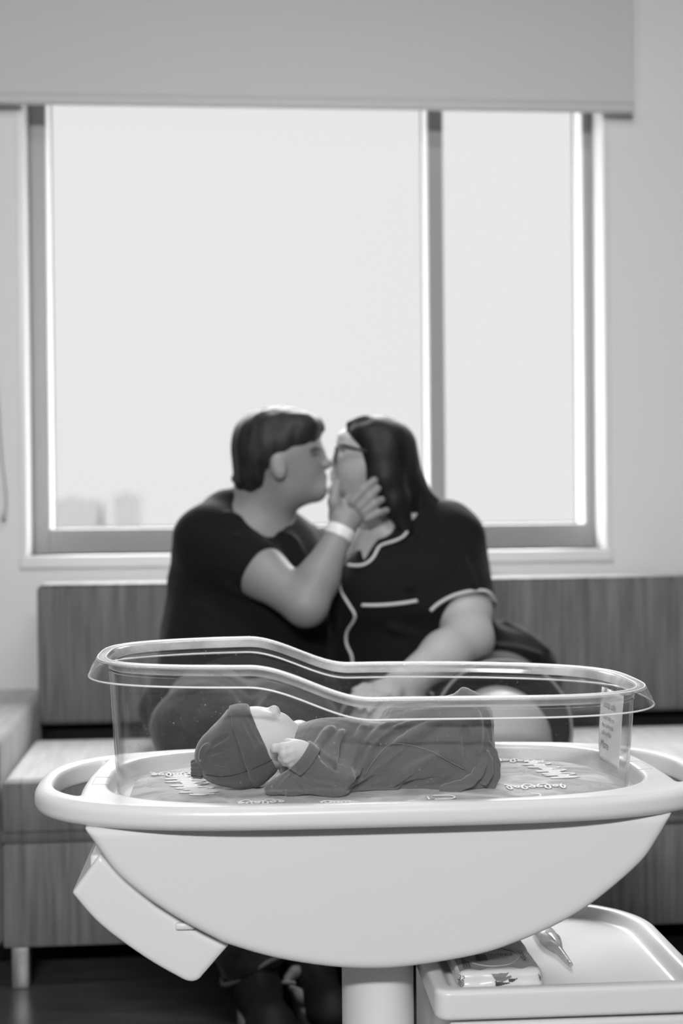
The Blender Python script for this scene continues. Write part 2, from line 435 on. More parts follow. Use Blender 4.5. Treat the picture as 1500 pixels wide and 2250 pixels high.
        me.loops.add(Fq.size); me.loops.foreach_set('vertex_index', Fq.astype(np.int32).ravel())
        me.polygons.add(len(Fq)); me.polygons.foreach_set('loop_start', np.arange(0, Fq.size, 4, dtype=np.int32)); me.polygons.foreach_set('loop_total', np.full(len(Fq), 4, np.int32))
        me.update(calc_edges=True); me.validate()
        return me
def fmax(a, b, k):
    h = np.maximum(k - np.abs(a - b), 0) / k; return np.maximum(a, b) + h * h * k * .25
def se2(X, Y, a, b, n):
    """approximate distance to a superellipse outline"""
    u = np.abs(X / a) + 1e-9; v = np.abs(Y / b) + 1e-9; q = (u ** n + v ** n); F_ = q ** (1 / n)
    gx = u ** (n - 1) / a; gy = v ** (n - 1) / b; g = np.sqrt(gx * gx + gy * gy) * q ** (1 / n - 1)
    return (F_ - 1) / np.maximum(g, 1e-6)
# ============================================================ the room
ZC = 2.72
def struct(name, me, m, frame=WORLD, parent=None, smooth=False):
    o = link(name, me, m, parent=parent, frame=None if parent else frame, smooth=smooth)
    if parent is None: o['kind'] = 'structure'
    return o
struct('floor', box((-2.6, -2.6, -.1), (3.0, 4.6, 0)), M_floor)
struct('ceiling', box((-2.6, -2.6, ZC), (3.0, 4.6, ZC + .1)), M_ceil)
# window wall with its opening; local y=0 is the room face
OL, OR_, OB, OT = -.815, .840, .912, 2.42
struct('wall_back', boxes([((-2.7, 0, 0), (OL, .3, ZC)), ((OR_, 0, 0), (3.0, .3, ZC)), ((OL, 0, 0), (OR_, .3, OB)), ((OL, 0, OT), (OR_, .3, ZC))]), M_wall, WALL)
struct('wall_left', box((-2.6, -2.6, 0), (-2.5, 4.6, ZC)), M_wall_far)
struct('wall_right', box((2.5, -2.6, 0), (2.6, 4.6, ZC)), M_wall_far)
struct('wall_front', box((-2.6, -2.6, 0), (3.0, -2.5, ZC)), M_wall_far)
struct('baseboard_back', box((-2.4, -.012, 0), (2.4, 0, .09), .003), mat('baseboard_vinyl', .08, .5), WALL)
# sill and trim around the opening
struct('trim_1', boxes([((OL - .018, -.012, OB - .036), (OR_ + .018, .12, OB), .005)]), M_sill, WALL)
struct('trim_2', boxes([((OL - .016, -.006, OB), (OL + .003, .117, OT), .003)]), M_sill, WALL)
struct('trim_3', boxes([((OR_ - .003, -.006, OB), (OR_ + .016, .117, OT), .003)]), M_sill, WALL)
struct('trim_4', boxes([((OL, -.006, OT), (OR_, .117, OT + .016), .003)]), M_sill, WALL)
# window: grey frame set back from the wall face, deep light reveals to the glass
win = bpy.data.objects.new('window_1', None); COL.objects.link(win); win.location = WALL.c; win.rotation_euler = (0, 0, WALL.a)
win['kind'] = 'structure'; win['_b'] = [0., 0., 0.]
GL, GM0, GM1, GR, GB, GT = -.765, .346, .389, .812, .984, 2.36
struct('frame', boxes([((OL + .003, .117, OB), (GL, .235, OT), .002), ((GR, .117, OB), (OR_ - .003, .235, OT), .002), ((GL, .117, OB), (GR, .235, GB), .002), ((GL, .117, GT), (GR, .235, OT), .002)]), M_frame, parent=win)
struct('mullion', boxes([((GM0, .117, GB), (GM1, .235, GT), .002)]), M_frame, parent=win)
lin = struct('frame_lining', boxes([((GL, .125, GB), (GL + .003, .232, GT)), ((GM0 - .003, .125, GB), (GM0, .232, GT)), ((GM1, .125, GB), (GM1 + .003, .232, GT)), ((GR - .003, .125, GB), (GR, .232, GT))]), M_sill, parent=win)
lin['label'] = 'white inner lining of the frame'
for a, b in ((GL, GM0), (GM1, GR)):
    struct('gasket', boxes([((a + .003, .222, GB), (a + .007, .232, GT)), ((b - .007, .222, GB), (b - .003, .232, GT)), ((a, .222, GB), (b, .232, GB + .006))]), mat('grey_gasket', .25, .6), parent=win)
    struct('pane', box((a, .130, GB), (b, .134, GT)), M_pane, parent=win)

# faint pale town far outside
M_far = mat('far_building_paint', .115, .9, .1)
for x, y, w, d, h, lab in ((-131, 700, 26, 20, 4.0, 'wide pale low building far outside, left end of skyline'), (-105, 700, 12, 18, 6.0, 'taller pale block far outside beside the low building'), (-66, 730, 9, 12, 3, 'small pale building far outside, right end of skyline')):
    bm = bmesh.new(); add_box(bm, (x - w / 2, y - d / 2, -30), (x + w / 2, y + d / 2, h)); add_box(bm, (x - w * .2, y - d * .2, h), (x + w * .1, y + d * .2, h + 1.6))
    o = link('distant_building', bm_mesh(bm), M_far, frame=WORLD, base=(x, y, -30), smooth=False); setp(o, lab, 'building', 'pale buildings on the horizon')

# roller blind: sheet, hem bar, bead chain
bl = thing('roller_blind', 'pale grey roller blind pulled partway down over the window top', 'blind', WALL, (0, -.06, 2.16))
BR = .912
link('blind_sheet', box((-1.25, -.060, 2.185), (BR, -.0585, ZC - .02)), M_blind, bl, smooth=False)
link('hem_bar', extrude([(-.066, 2.158), (-.052, 2.158), (-.050, 2.166), (-.0575, 2.19), (-.0612, 2.19), (-.068, 2.166)], 'x', -1.25, BR, .002), M_blind, bl)
link('roller_tube', join([tube([(-1.25, -.045, ZC - .045), (BR, -.045, ZC - .045)], .022, 20)]), M_sill, bl)
cv = [(-.875 - .02 * math.cos(t) * (1), -.03, z) for t, z in ((0, 1.9), (.3, 1.5), (.6, 1.2), (1.0, 1.06))]
link('pull_cord', join([tube(catmull([(-.905, -.03, 2.4), (-.898, -.03, 1.7), (-.882, -.02, 1.25), (-.868, -.02, 1.08), (-.874, -.02, 1.02)], 8), .0022, 8), tube([(-.874, -.02, 1.035), (-.875, -.02, 1.01)], .006, 10)]), mat('cord_grey', .45, .6), bl)

# ============================================================ the sofa bed
so = thing('sofa', 'long grey streaked upholstered sofa under the window', 'sofa', SOFA, (0, -.5, 0))
def cushion(lo, hi, rad, puff=0, h=.008, seed=1):
    lo, hi = np.array(lo, float), np.array(hi, float); f = Field(lo - .02, hi + .02 + puff, h)
    f.rbox((lo + hi) / 2, (hi - lo) / 2, rad, .002); 
    return f.mesh(1)
XL, XR = -.757, 2.2
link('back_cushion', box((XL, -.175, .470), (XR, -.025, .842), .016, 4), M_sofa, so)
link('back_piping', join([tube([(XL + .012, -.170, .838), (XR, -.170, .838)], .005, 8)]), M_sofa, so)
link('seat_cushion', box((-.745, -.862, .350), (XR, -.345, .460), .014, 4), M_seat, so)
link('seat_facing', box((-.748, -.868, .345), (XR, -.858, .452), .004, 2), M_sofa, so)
link('base_roll', join([tube([(-.75, -.850, .334), (XR, -.850, .334)], .014, 12)]), M_sofa, so)
link('base_panel', boxes([((-.75, -.860, .092), (XR, -.80, .318), .006), ]), M_sofa, so)
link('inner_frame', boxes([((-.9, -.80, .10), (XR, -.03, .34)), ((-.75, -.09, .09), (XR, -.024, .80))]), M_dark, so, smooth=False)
link('arm', box((-.905, -.868, .09), (-.752, -.028, .552), .022, 4), fabric_streak('sofa_arm_fabric', .15, .3), so)
lg = []
for x in (-.715, .9, 2.1):
    for y in (-.83, -.10):
        l = link('leg', box((x - .019, y - .02, 0), (x + .019, y + .02, .096), .003), M_metal, so)
# ============================================================ the bassinet cart
ct = thing('bassinet_cart', 'white plastic hospital bassinet cart with half-round front panel', 'bassinet cart', CART, (0, 0, 0))
def tray_mesh():
    f = Field((-.53, -.285, .60), (.53, .285, .675), .0027)
    zc, hz, r = .638, .0165, .013
    def fn(X, Y, Z):
        d2 = se2(X, Y, .492, .246, 3.0)
        d2 = fmax(d2, np.abs(Y) - .246 + np.clip((np.abs(X) - .2), 0, 1) * .03, .02)
        bulge = .010 * np.clip((np.abs(X) - .36) / .1, 0, 1)
        q0 = d2 + r; q1 = np.abs(Z - zc) - hz + r
        dd = np.sqrt(np.maximum(q0, 0) ** 2 + np.maximum(q1, 0) ** 2) + np.minimum(np.maximum(q0, q1), 0) - r
        hole = se2(X, Y, .387, .213, 3.2)
        dd = fmax(dd, -hole, .008)
        inner = np.abs(X) - (.4200 - .35 * (Y + .06) ** 2)
        slot = fmax(fmax(se2(X, Y, .467, .222, 2.7), -inner, .012), fmax(Y - .175, -.176 - Y, .01), .012)
        return fmax(dd, -slot, .006)
    f.op(fn, (-.52, -.27, .61), (.52, .27, .66), .001)
    return f.mesh(1)
link('tray', tray_mesh(), M_white, ct)
# raised floor of the tray well under the tub
wq, _ = superellipse(.386, .2085, 3.2, 120)
link('tray_well', extrude([tuple(p * [.985, .895]) for p in wq], 'z', .570, .584), M_white, ct)
wall_v = []; wall_f = []
for z, sx1, sy1 in ((.628, 1.005, 1.02), (.618, 1.0, 1.0), (.613, .99, .905), (.580, .985, .900)):
    for p in wq: wall_v.append((p[0] * sx1, p[1] * sy1, z))
for k in range(3):
    for i in range(120): wall_f.append((k * 120 + i, k * 120 + (i + 1) % 120, (k + 1) * 120 + (i + 1) % 120, (k + 1) * 120 + i))
o = link('well_side', mesh(wall_v, wall_f), M_white, ct)
# moulded outline marks on the tray ends
def outline(pts, z, r=.0007):
    p = [(x, y, z) for x, y in pts]; return tube(p + p[:1], r, 6)
for q_ in ([(-.409, -.005), (-.386, -.010), (-.386, -.062), (-.409, -.058)], [(.389, .022), (.409, .026), (.410, -.036), (.387, -.043)]):
    link('tray_marking', join([outline(q_, .6546, .0004)]), mat('tray_moulding_line', .55, .6), ct)
# half-round belly
bp = [(-.404, .622), (-.399, .614), (-.389, .600), (-.367, .568), (-.341, .543), (-.308, .518), (-.274, .496), (-.234, .474), (-.214, .4645), (-.147, .444), (-.065, .430), (.014, .4275), (.116, .440), (.178, .457), (.235, .480), (.284, .508), (.345, .556), (.371, .590), (.386, .614), (.391, .622)]
poly = [bp[0]] + [tuple(p) for p in catmull(bp[1:-1], 5)] + [bp[-1]]
link('belly', soft_extrude([(x * 1.008, .622 - (.622 - z) * 1.035) for x, z in poly], -.194, .194, .012, .0032).mesh(1), M_pale, ct)
def cyl(cx, cy, z0, z1, rx, ry, n=48):
    return extrude([(cx + rx * math.cos(2 * math.pi * i / n), cy + ry * math.sin(2 * math.pi * i / n)) for i in range(n)], 'z', z0, z1)
link('column', cyl(.002, 0, .10, .45, .053, .075), M_white2, ct)
link('base', extrude([tuple(p) for p in superellipse(.30, .23, 3.5, 60)[0]], 'z', .07, .105, .012), M_white2, ct)
for x in (-.24, .24):
    for y in (-.17, .17):
        c = link('caster', join([tube([(x, y - .012, .03), (x, y + .012, .03)], .03, 24), tube([(x, y, .03), (x, y, .075)], .010, 12)]), M_black, ct)
# cabinet beside the column: carcass, drawer front, lid with raised rim
link('cabinet', box((.082, -.200, .105), (.425, .195, .352), .010, 3), M_white2, ct)
link('drawer_front', box((.078, -.213, .120), (.430, -.199, .351), .006, 3), M_white2, ct)
def lid_mesh():
    f = Field((.05, -.235, .345), (.455, .215, .41), .0022)
    def pl(X, Y, i):
        d = np.sqrt(np.maximum(np.abs(X - .2485) - (.1885 - .02 - i), 0) ** 2 + np.maximum(np.abs(Y + .010) - (.208 - .02 - i), 0) ** 2) - .02
        # big round back right corner
        rr = .15 - i; cx, cy = .437 - .15, .198 - .15
        c = np.sqrt(np.maximum(X - cx, 0) ** 2 + np.maximum((Y - cy), 0) ** 2) - rr
        return np.where((X > cx) & (Y > cy), c, d)
    def fn(X, Y, Z):
        d = pl(X, Y, 0); r = .007
        q0 = d + r; q1 = np.abs(Z - .3765) - .0205 + r
        a = np.sqrt(np.maximum(q0, 0) ** 2 + np.maximum(q1, 0) ** 2) + np.minimum(np.maximum(q0, q1), 0) - r
        # the pan: sloped sides
        w = pl(X, Y, .020) + (.397 - Z) * .55
        pan = fmax(w, .3790 - Z, .006)
        return fmax(a, -pan, .006)
    f.op(fn, (.05, -.23, .35), (.45, .21, .40), .001)
    return f.mesh(1)
link('lid', lid_mesh(), M_white, ct)
# chart pocket hung under the left of the belly
cp_ = [(-.386, .580), (-.424, .529), (-.387, .486), (-.329, .441), (-.282, .412), (-.270, .4065), (-.262, .4055), (-.254, .409), (-.249, .4145), (-.215, .452), (-.25, .470), (-.31, .508), (-.35, .545)]
cpp = [cp_[0]] + [tuple(p) for p in catmull(cp_[1:10], 5)] + cp_[10:]
link('chart_pocket', soft_extrude([(x * 1.008, .622 - (.622 - z) * 1.022) for x, z in cpp], -.160, .12, .007, .0025).mesh(1), M_white, ct)
link('pocket_hook', box((-.403, -.15, .555), (-.378, -.02, .576), .004, 3), M_white, ct)
link('pocket_clip', box((-.288, -.166, .474), (-.262, -.158, .484), .003), M_white, ct)

# ============================================================ clear tub
tb = thing('bassinet_tub', 'clear plastic bassinet tub with flanged rim on the cart', 'bassinet tub', CART, (0, 0, .587))
NP = 260
def tubcurve(n):
    q, m_ = superellipse(.3815, .202, 3.3, n); q[:, 0] -= .0045; return q, m_
def smst(t):
    t = np.clip(t, 0, 1); return t * t * (3 - 2 * t)
def rim_z(x): return .8335 - (.0455) * smst((x + .185) / (.165)) - .006 * smst((x - .0) / .45)
def loops(profile, closed=True):
    """profile: list of (outward offset, z function)"""
    base, nm = tubcurve(NP); vs = []; fs = []
    for off, zf in profile:
        for i in range(NP):
            x, y = base[i] + nm[i] * off; vs.append((x, y, zf(base[i][0])))
    K = len(profile)
    for k in range(K if closed else K - 1):
        for i in range(NP):
            j = (i + 1) % NP; kk = (k + 1) % K; fs.append((k * NP + i, k * NP + j, kk * NP + j, kk * NP + i))
    return vs, fs
def fz(z): return lambda x: z
def rz(dz): return lambda x: rim_z(x) + dz
def mid(z0, t, dz=-.016): return lambda x: z0 + (rim_z(x) + dz - z0) * t
T = .003
prof_o = [(-.016, fz(.602)), (-.012, fz(.62))] + [(-.012 + .012 * t, mid(.62, t)) for t in (.25, .5, .75, 1)]
prof_i = [(o_ - T, z) for o_, z in prof_o][::-1]
vs, fs = loops(prof_o + prof_i)
b0 = len(vs)
# bottom: rounded heel then floor, outer and inner sheets
base, nm = tubcurve(NP)
def ring(off, z): return [(base[i][0] + nm[i][0] * off, base[i][1] + nm[i][1] * off, z) for i in range(NP)]
rings = [ring(-.016, .602), ring(-.020, .594), ring(-.030, .589), ring(-.06, .588)]
for r_ in rings: vs += r_
for k in range(3):
    for i in range(NP):
        j = (i + 1) % NP; fs.append((b0 + k * NP + i, b0 + (k + 1) * NP + i, b0 + (k + 1) * NP + j, b0 + k * NP + j))
fs.append(tuple(b0 + 3 * NP + i for i in range(NP)))
tw = link('tub_wall', mesh(vs, fs), M_clear, tb); tw.data.set_sharp_from_angle(angle=R(40))
# rim: ledge and down-turned flange with real thickness
ledge = [(-T, rz(-.012)), (-.0024, rz(-.005)), (.0005, rz(0)), (.004, rz(.0026)), (.009, rz(.0034)), (.0145, rz(.0022)), (.0175, rz(.0002)),
         (.0155, rz(-.0022)), (.0125, rz(-.0006)), (.009, rz(.0002)), (.0058, rz(-.0004)), (.0030, rz(-.003)), (.0010, rz(-.007)), (0, rz(-.012))]
o = link('rim', mesh(*loops(ledge)), M_ledge, tb); o.data.set_sharp_from_angle(angle=R(60)); o['label'] = 'rolled top of the tub rim with painted whitish sheen'
skirt = [(.0175, rz(.0001)), (.0215, rz(-.0060)), (.0255, rz(-.0145)), (.0290, rz(-.0225)), (.0265, rz(-.0235)), (.0230, rz(-.0160)), (.0190, rz(-.0080)), (.0155, rz(-.0023))]
link('rim_skirt', mesh(*loops(skirt)), M_rim, tb).data.set_sharp_from_angle(angle=R(60))
base_, nm_ = tubcurve(NP)
for of_, dz_ in ((.0032, .0022), (.0150, .0022)):  # added thin tubes that paint highlights on the rim top
    link('rim_glint', join([tube([(base_[i][0] + nm_[i][0] * of_, base_[i][1] + nm_[i][1] * of_, rim_z(base_[i][0]) + dz_) for i in range(NP)], .0011, 8, closed=True)]), M_glint, tb)
ed = link('rim_edge_glint', join([tube([(base_[i][0] + nm_[i][0] * .0278, base_[i][1] + nm_[i][1] * .0278, rim_z(base_[i][0]) - .0238) for i in range(NP)], .0013, 8, closed=True)]), M_glint, tb)
ed['label'] = 'white line painting the highlight on the lower rim edge'

# ============================================================ pad, printed blanket, card
pad = extrude([tuple(p) for p in superellipse(.350, .174, 3.2, 90)[0]], 'z', .590, .629, .008)
o = link('mattress_pad', pad, mat('pad_white', .7, .6), frame=CART, base=(0, 0, .590)); setp(o, 'thin white pad in the clear tub under the printed blanket', 'mattress')
def blanket_mat():
    m = bpy.data.materials.new('plush_blanket'); m.use_nodes = True; n = m.node_tree; b = n.nodes['Principled BSDF']; b.inputs['Roughness'].default_value = .95; b.inputs['Sheen Weight'].default_value = .4
    tc = n.nodes.new('ShaderNodeTexCoord'); no = n.nodes.new('ShaderNodeTexNoise'); no.inputs['Scale'].default_value = 16; no.inputs['Detail'].default_value = 8; no.inputs['Distortion'].default_value = 1.6
    r = n.nodes.new('ShaderNodeMapRange'); r.inputs['From Min'].default_value = .3; r.inputs['From Max'].default_value = .7; r.inputs['To Min'].default_value = .14; r.inputs['To Max'].default_value = .52
    cb = n.nodes.new('ShaderNodeCombineColor'); n.links.new(tc.outputs['Object'], no.inputs['Vector']); n.links.new(no.outputs['Fac'], r.inputs['Value'])
    for k in range(3): n.links.new(r.outputs[0], cb.inputs[k])
    n.links.new(cb.outputs[0], b.inputs['Base Color'])
    nb = n.nodes.new('ShaderNodeTexNoise'); nb.inputs['Scale'].default_value = 420; nb.inputs['Detail'].default_value = 3
    bp = n.nodes.new('ShaderNodeBump'); bp.inputs['Strength'].default_value = .6; bp.inputs['Distance'].default_value = .002
    n.links.new(tc.outputs['Object'], nb.inputs['Vector']); n.links.new(nb.outputs['Fac'], bp.inputs['Height']); n.links.new(bp.outputs[0], b.inputs['Normal'])
    return m
def bl_z(x, y): return .6425 + .0015 * np.sin(9 * x + 2) * np.cos(14 * y) + .0012 * np.sin(31 * x + 12 * y)
def blanket():
    N, K = 160, 26; vs = []; fs = []
    q, nmm = superellipse(.364, .187, 3.2, N)
    for k in range(K):
        s = (k + 1) / K
        for i in range(N):
            if s < .93:
                x, y = q[i] * (s / .93) * .985; z = bl_z(x, y) - .006 * max(0, (s - .8) / .13) ** 2
            else:
                t = (s - .93) / .07; x, y = q[i] * .985 + nmm[i] * (.004 * math.sin(t * 3)); z = bl_z(x, y) - .006 - t * .040
            vs.append((x, y, z))
    vs.append((0, 0, float(bl_z(0, 0)))); c = len(vs) - 1
    for k in range(K - 1):
        for i in range(N): fs.append((k * N + i, k * N + (i + 1) % N, (k + 1) * N + (i + 1) % N, (k + 1) * N + i))
    for i in range(N): fs.append((c, i, (i + 1) % N)[::-1])
    return mesh(vs, [f[::-1] for f in fs])
bk = thing('baby_blanket', 'grey marbled plush blanket with white lettering spread under the baby', 'blanket', CART, (0, 0, .60))
o = link('cloth', blanket(), blanket_mat(), bk); sm = o.modifiers.new('s', 'SOLIDIFY'); sm.thickness = .003; sm.offset = -1
# white handwritten-looking lettering, unreadable in the photograph: looping strokes
M_let = mat('blanket_lettering', .82, .9, sheen=.3)
def word(cx, cy, dx, dy, ln, hgt, seed, w=.0022):
    g = np.random.default_rng(seed); d = np.array([dx, dy]); d = d / np.linalg.norm(d); p_ = np.array([-d[1], d[0]]); pts = []
    n = int(ln / .011); amp = 1
    for i in range(n * 8):
        t = i / 8; amp = .35 + .65 * (np.sin(t * 2.399 * 1.0 + seed) > .35)
        u = t * .011 + .006 * math.sin(2 * math.pi * t) - ln / 2; v = hgt * .5 * amp * math.cos(2 * math.pi * t) + .004 * g.normal() * .3
        x, y = np.array([cx, cy]) + d * u + p_ * v
        pts.append((x, y, float(bl_z(x, y)) + .0016))
    return tube(catmull(pts, 2), w, 6, flat=.35, up=(0, 0, 1))
wd_ = [word(-.27, -.02, .25, -1, .17, .055, 3, .0022), word(-.165, -.150, 1, .0, .075, .028, 5, .0015), word(-.06, -.167, 1, .02, .060, .016, 6, .0013), word(.03, -.168, 1, 0, .05, .014, 8, .0013),
       word(.27, .03, .2, -1, .15, .05, 9, .0022), word(.235, .105, 1, -.2, .09, .03, 12, .0018), word(.225, -.09, 1, -.1, .09, .035, 14, .0018), word(-.30, .07, 1, .1, .07, .03, 15, .0018)]
arc = [(.085 + .012 * math.cos(t), -.155 + .012 * math.sin(t)) for t in np.linspace(-1.5, 1.6, 12)]
wd_.append(tube([(x, y, .6445) for x, y in [(.068, -.143)] + arc[::-1] + [(.068, -.167)]], .0016, 6, flat=.4, up=(0, 0, 1)))
wd_.append(tube([(.060, -.143, .6445), (.060, -.167, .6445)], .0016, 6, flat=.4, up=(0, 0, 1)))
wd_.append(tube([(x + .12, y, .6445) for x, y in arc], .0015, 6, flat=.4, up=(0, 0, 1)))
for q_ in wd_: link('lettering', join([q_]), M_let, bk)

def text_mesh(s, size, mapf, th=0.0, align='LEFT'):
    c = bpy.data.curves.new('t', 'FONT'); c.body = s; c.size = size; c.align_x = align; c.resolution_u = 3
    o = bpy.data.objects.new('t', c); COL.objects.link(o); bpy.context.view_layer.update()
    me = bpy.data.meshes.new_from_object(o.evaluated_get(bpy.context.evaluated_depsgraph_get()))
    bpy.data.objects.remove(o); bpy.data.curves.remove(c)
    vs = [mapf(v.co.x, v.co.y) for v in me.vertices]; fs = [tuple(p.vertices) for p in me.polygons]; bpy.data.meshes.remove(me)
    return vs, fs
# card standing inside the right end of the tub, curved to the wall
cd = thing('safe_sleep_card', 'white printed card standing inside the right end of the tub', 'card', CART, (.36, 0, .645))
qi, ni = tubcurve(720)
ang = np.argsort(np.where(qi[:, 0] > 0, -qi[:, 1], 9)); ang = [i for i in ang if qi[i, 0] > .3]
cpath = qi[ang]; cn = ni[ang]; cl_ = np.concatenate([[0], np.cumsum(np.linalg.norm(np.diff(cpath, axis=0), axis=1))])
s0 = np.interp(-.075, -cpath[:, 1], cl_)     # starts at y=+.075
def card_pt(s, z, eps=0):
    u = s0 + s; x = np.interp(u, cl_, cpath[:, 0]); y = np.interp(u, cl_, cpath[:, 1]); nx = np.interp(u, cl_, cn[:, 0]); ny = np.interp(u, cl_, cn[:, 1])
    off = -.007 - .012 * (.80 - z) / .15 - eps
    return (x + nx * off, y + ny * off, z)
vs = []; fs = []; A, Bn = 24, 20
for j in range(Bn + 1):
    z = .652 + (.800 - .652) * j / Bn
    cut = .012 * ((2 * j / Bn - 1) ** 4)
    for i in range(A + 1): vs.append(card_pt(cut + (.115 - cut) * i / A, z if z < rim_z(.37) - .02 else rim_z(.37) - .02))
for j in range(Bn):
    for i in range(A): a = j * (A + 1) + i; fs.append((a, a + 1, a + A + 2, a + A + 1))
o = link('card_sheet', mesh(vs, fs), mat('card_white', .8, .5), cd); sm = o.modifiers.new('s', 'SOLIDIFY'); sm.thickness = .0008; sm.offset = 0
tx = []
for s_, z, sz in (('Help', .752, .016), ('sleep safe', .734, .017), ('Place baby on', .716, .011), ('the same side', .704, .011), ('safe surface', .692, .011), ('More', .672, .018)):
    tx.append(text_mesh(s_, sz, lambda x, y, z=z: card_pt(.012 + x, z + y, .0010)))
link('card_print', join(tx), M_line, cd, smooth=False)
# ============================================================ the two parents
def w(px, py, Y): return WORLD.at(px, py, Y)
def mid3(a, b, t): return np.array(a) * (1 - t) + np.array(b) * t
M_skin = mat('skin_father', .27, .5, .4, noise=.06, nscale=9)
M_skin2 = mat('skin_mother', .44, .5, .4, noise=.04, nscale=9)
M_hair = mat('hair_dark', .018, .55, .35, noise=.5, nscale=60, stretch=(1, 1, .15))
M_hair2 = mat('hair_long_dark', .012, .55, .3, noise=.5, nscale=60, stretch=(1, 1, .12))
M_tee = mat('tshirt_black', .008, .85, .15, sheen=.04, bump=.25, bscale=35)
M_pj = mat('pajama_black', .008, .8, .15, sheen=.035, bump=.2, bscale=35)
M_pipe = mat('piping_pale', .62, .7)
M_jean = mat('denim_dark', .026, .85, .2, noise=.5, nscale=30, sheen=.2, bump=.4, bscale=60)
M_shoe = mat('shoe_black', .012, .6, .3)
M_sole = mat('shoe_sole_grey', .30, .6)
M_band = mat('wristband_white', .82, .4)

# ---------------- father
fa = thing('person', 'person in black T-shirt and jeans, kissing, one hand with wristband raised to a jaw', 'person', WORLD, (float(w(490, 1500, 3.45)[0]), 3.45, .46))
LO, HI = (-.60, 2.55, -.01), (.36, 3.72, 1.32)
neckA, neckB = w(575, 1165, 3.44), w(612, 1065, 3.41)
def f_torso(f, e):
    f.ell(w(500, 1560, 3.48), (.20 + e, .15 + e, .115 + e), .03)
    f.ell(w(535, 1455, 3.45), (.195 + e, .15 + e, .15 + e), .06)
    f.ell(w(535, 1330, 3.46), (.175 + e, .13 + e, .17 + e), .08)
    f.ell(w(550, 1240, 3.47), (.165 + e, .11 + e, .13 + e), .06)
    f.chain([w(462, 1185, 3.40), w(560, 1180, 3.46), w(660, 1215, 3.54)], [.070 + e, .072 + e, .058 + e], .05)
    f.cap(w(497, 1125, 3.43), w(560, 1130, 3.45), .036 + e, .05 + e, .04)
def f_legs(f, e):
    hipN, kneeN = w(470, 1560, 3.42), w(440, 1600, 2.93)
    f.chain([hipN, kneeN], [.105 + e, .078 + e], .05)
    f.chain([kneeN, w(475, 1850, 2.96), w(560, 2125, 2.92)], [.076 + e, .068 + e, .046 + e], .03)
    hipF, kneeF = w(610, 1570, 3.45), w(645, 1610, 2.98)
    f.chain([hipF, kneeF], [.105 + e, .078 + e], .05)
    f.chain([kneeF, w(660, 1850, 3.02), w(680, 2100, 3.02)], [.076 + e, .066 + e, .046 + e], .03)
sh, el, wr = w(468, 1190, 3.38), w(672, 1328, 3.22), w(748, 1168, 3.275)
hem = w(574, 1258, 3.298)
def f_head(f):
    Y = 3.40
    f.ell(w(603, 985, Y), (.098, .078, .092), .02)
    f.ell(w(640, 990, Y), (.068, .070, .080), .03)
    f.ell(w(655, 1045, Y), (.056, .056, .060), .03)
    f.cap(w(632, 1078, Y), w(690, 1078, Y - .00), .038, .026, .03)      # jaw to chin
    f.ell(w(697, 1078, Y), (.019, .022, .019), .02)
    f.cap(w(690, 985, Y), w(702, 992, Y), .018, .010, .02)                # brow
    f.cap(w(704, 1002, Y), w(720, 1020, Y), .010, .0100, .012)            # nose
    f.ell(w(713, 1022, Y), (.012, .016, .009), .008)
    f.cap(w(708, 1044, Y), w(712, 1046, Y), .011, .008, .008)             # lips
    f.cap(w(706, 1056, Y), w(711, 1056, Y), .010, .008, .006)
    for s_ in (-1, 1):
        f.ell(w(690, 1006, Y + s_ * .034), (.012, .012, .008), .010, 's')
        f.ell(w(683, 1010, Y + s_ * .033), (.014, .014, .010), .006)      # closed lid
        f.ell(w(611, 1027, Y + s_ * .080), (.019, .010, .030), .008, rot=Matrix.Rotation(R(-12), 3, 'Y'))
        f.ell(w(616, 1022, Y + s_ * .093), (.007, .005, .012), .006, 's', rot=Matrix.Rotation(R(-12), 3, 'Y'))
    f.cap(neckA, neckB, .062, .056, .035)
    f.cap(w(545, 1130, 3.44), w(560, 1050, 3.41), .05, .045, .03)
def hand_father(f):
    f.rbox(w(768, 1128, 3.290), (.034, .014, .038), .013, .010, rot=Matrix.Rotation(R(40), 3, 'Y'))
    f.cap(wr, w(762, 1140, 3.285), .029, .026, .02)
    f.cap(w(742, 1130, 3.285), w(733, 1100, 3.275), .019, .014, .015)       # thumb root
    f.chain([w(734, 1105, 3.275), w(736, 1082, 3.280), w(742, 1064, 3.295)], [.0145, .0125, .0102], .006)
    for a, b, c, r in (((775, 1103), (798, 1077), (822, 1056), .0122), ((790, 1115), (812, 1092), (829, 1074), .0122), ((800, 1127), (822, 1108), (838, 1098), .0115), ((806, 1140), (830, 1128), (849, 1122), .0105)):
        f.chain([w(*a, 3.273), w(*b, 3.270), w(*c, 3.293)], [r * 1.02, r * .95, r * .78], .002)
body = Field(LO, HI, .0035)
f_torso(body, 0); f_legs(body, 0)
body.chain([sh, hem, el], [.062, .056, .049], .03); body.chain([el, mid3(el, wr, .35), wr], [.049, .047, .029], .02)
body.chain([w(660, 1215, 3.56), w(745, 1340, 3.62), w(880, 1370, 3.66)], [.055, .046, .036], .02)   # far arm around her back
f_head(body)
fh = body
hand_father(fh)
for ank, toe in ((w(555, 2125, 2.93), w(640, 2340, 2.56)), (w(672, 2105, 3.00), w(795, 2290, 2.62))):
    body.cap(ank, [ank[0], ank[1], .05], .042, .035, .02); body.cap([ank[0], ank[1], .055], mid3([ank[0], ank[1], .055], [toe[0], toe[1], .05], .5), .030, .026, .02)
link('body', body.mesh(1), M_skin, fa)
tee = Field(LO, HI, .0045)
f_torso(tee, .015)
tee.cone(sh, hem, .080, .070, .035)
tee.noise(.0030, (14, 14, 26), 4, 8); tee.noise(.0016, (40, 40, 60), 5, 8)
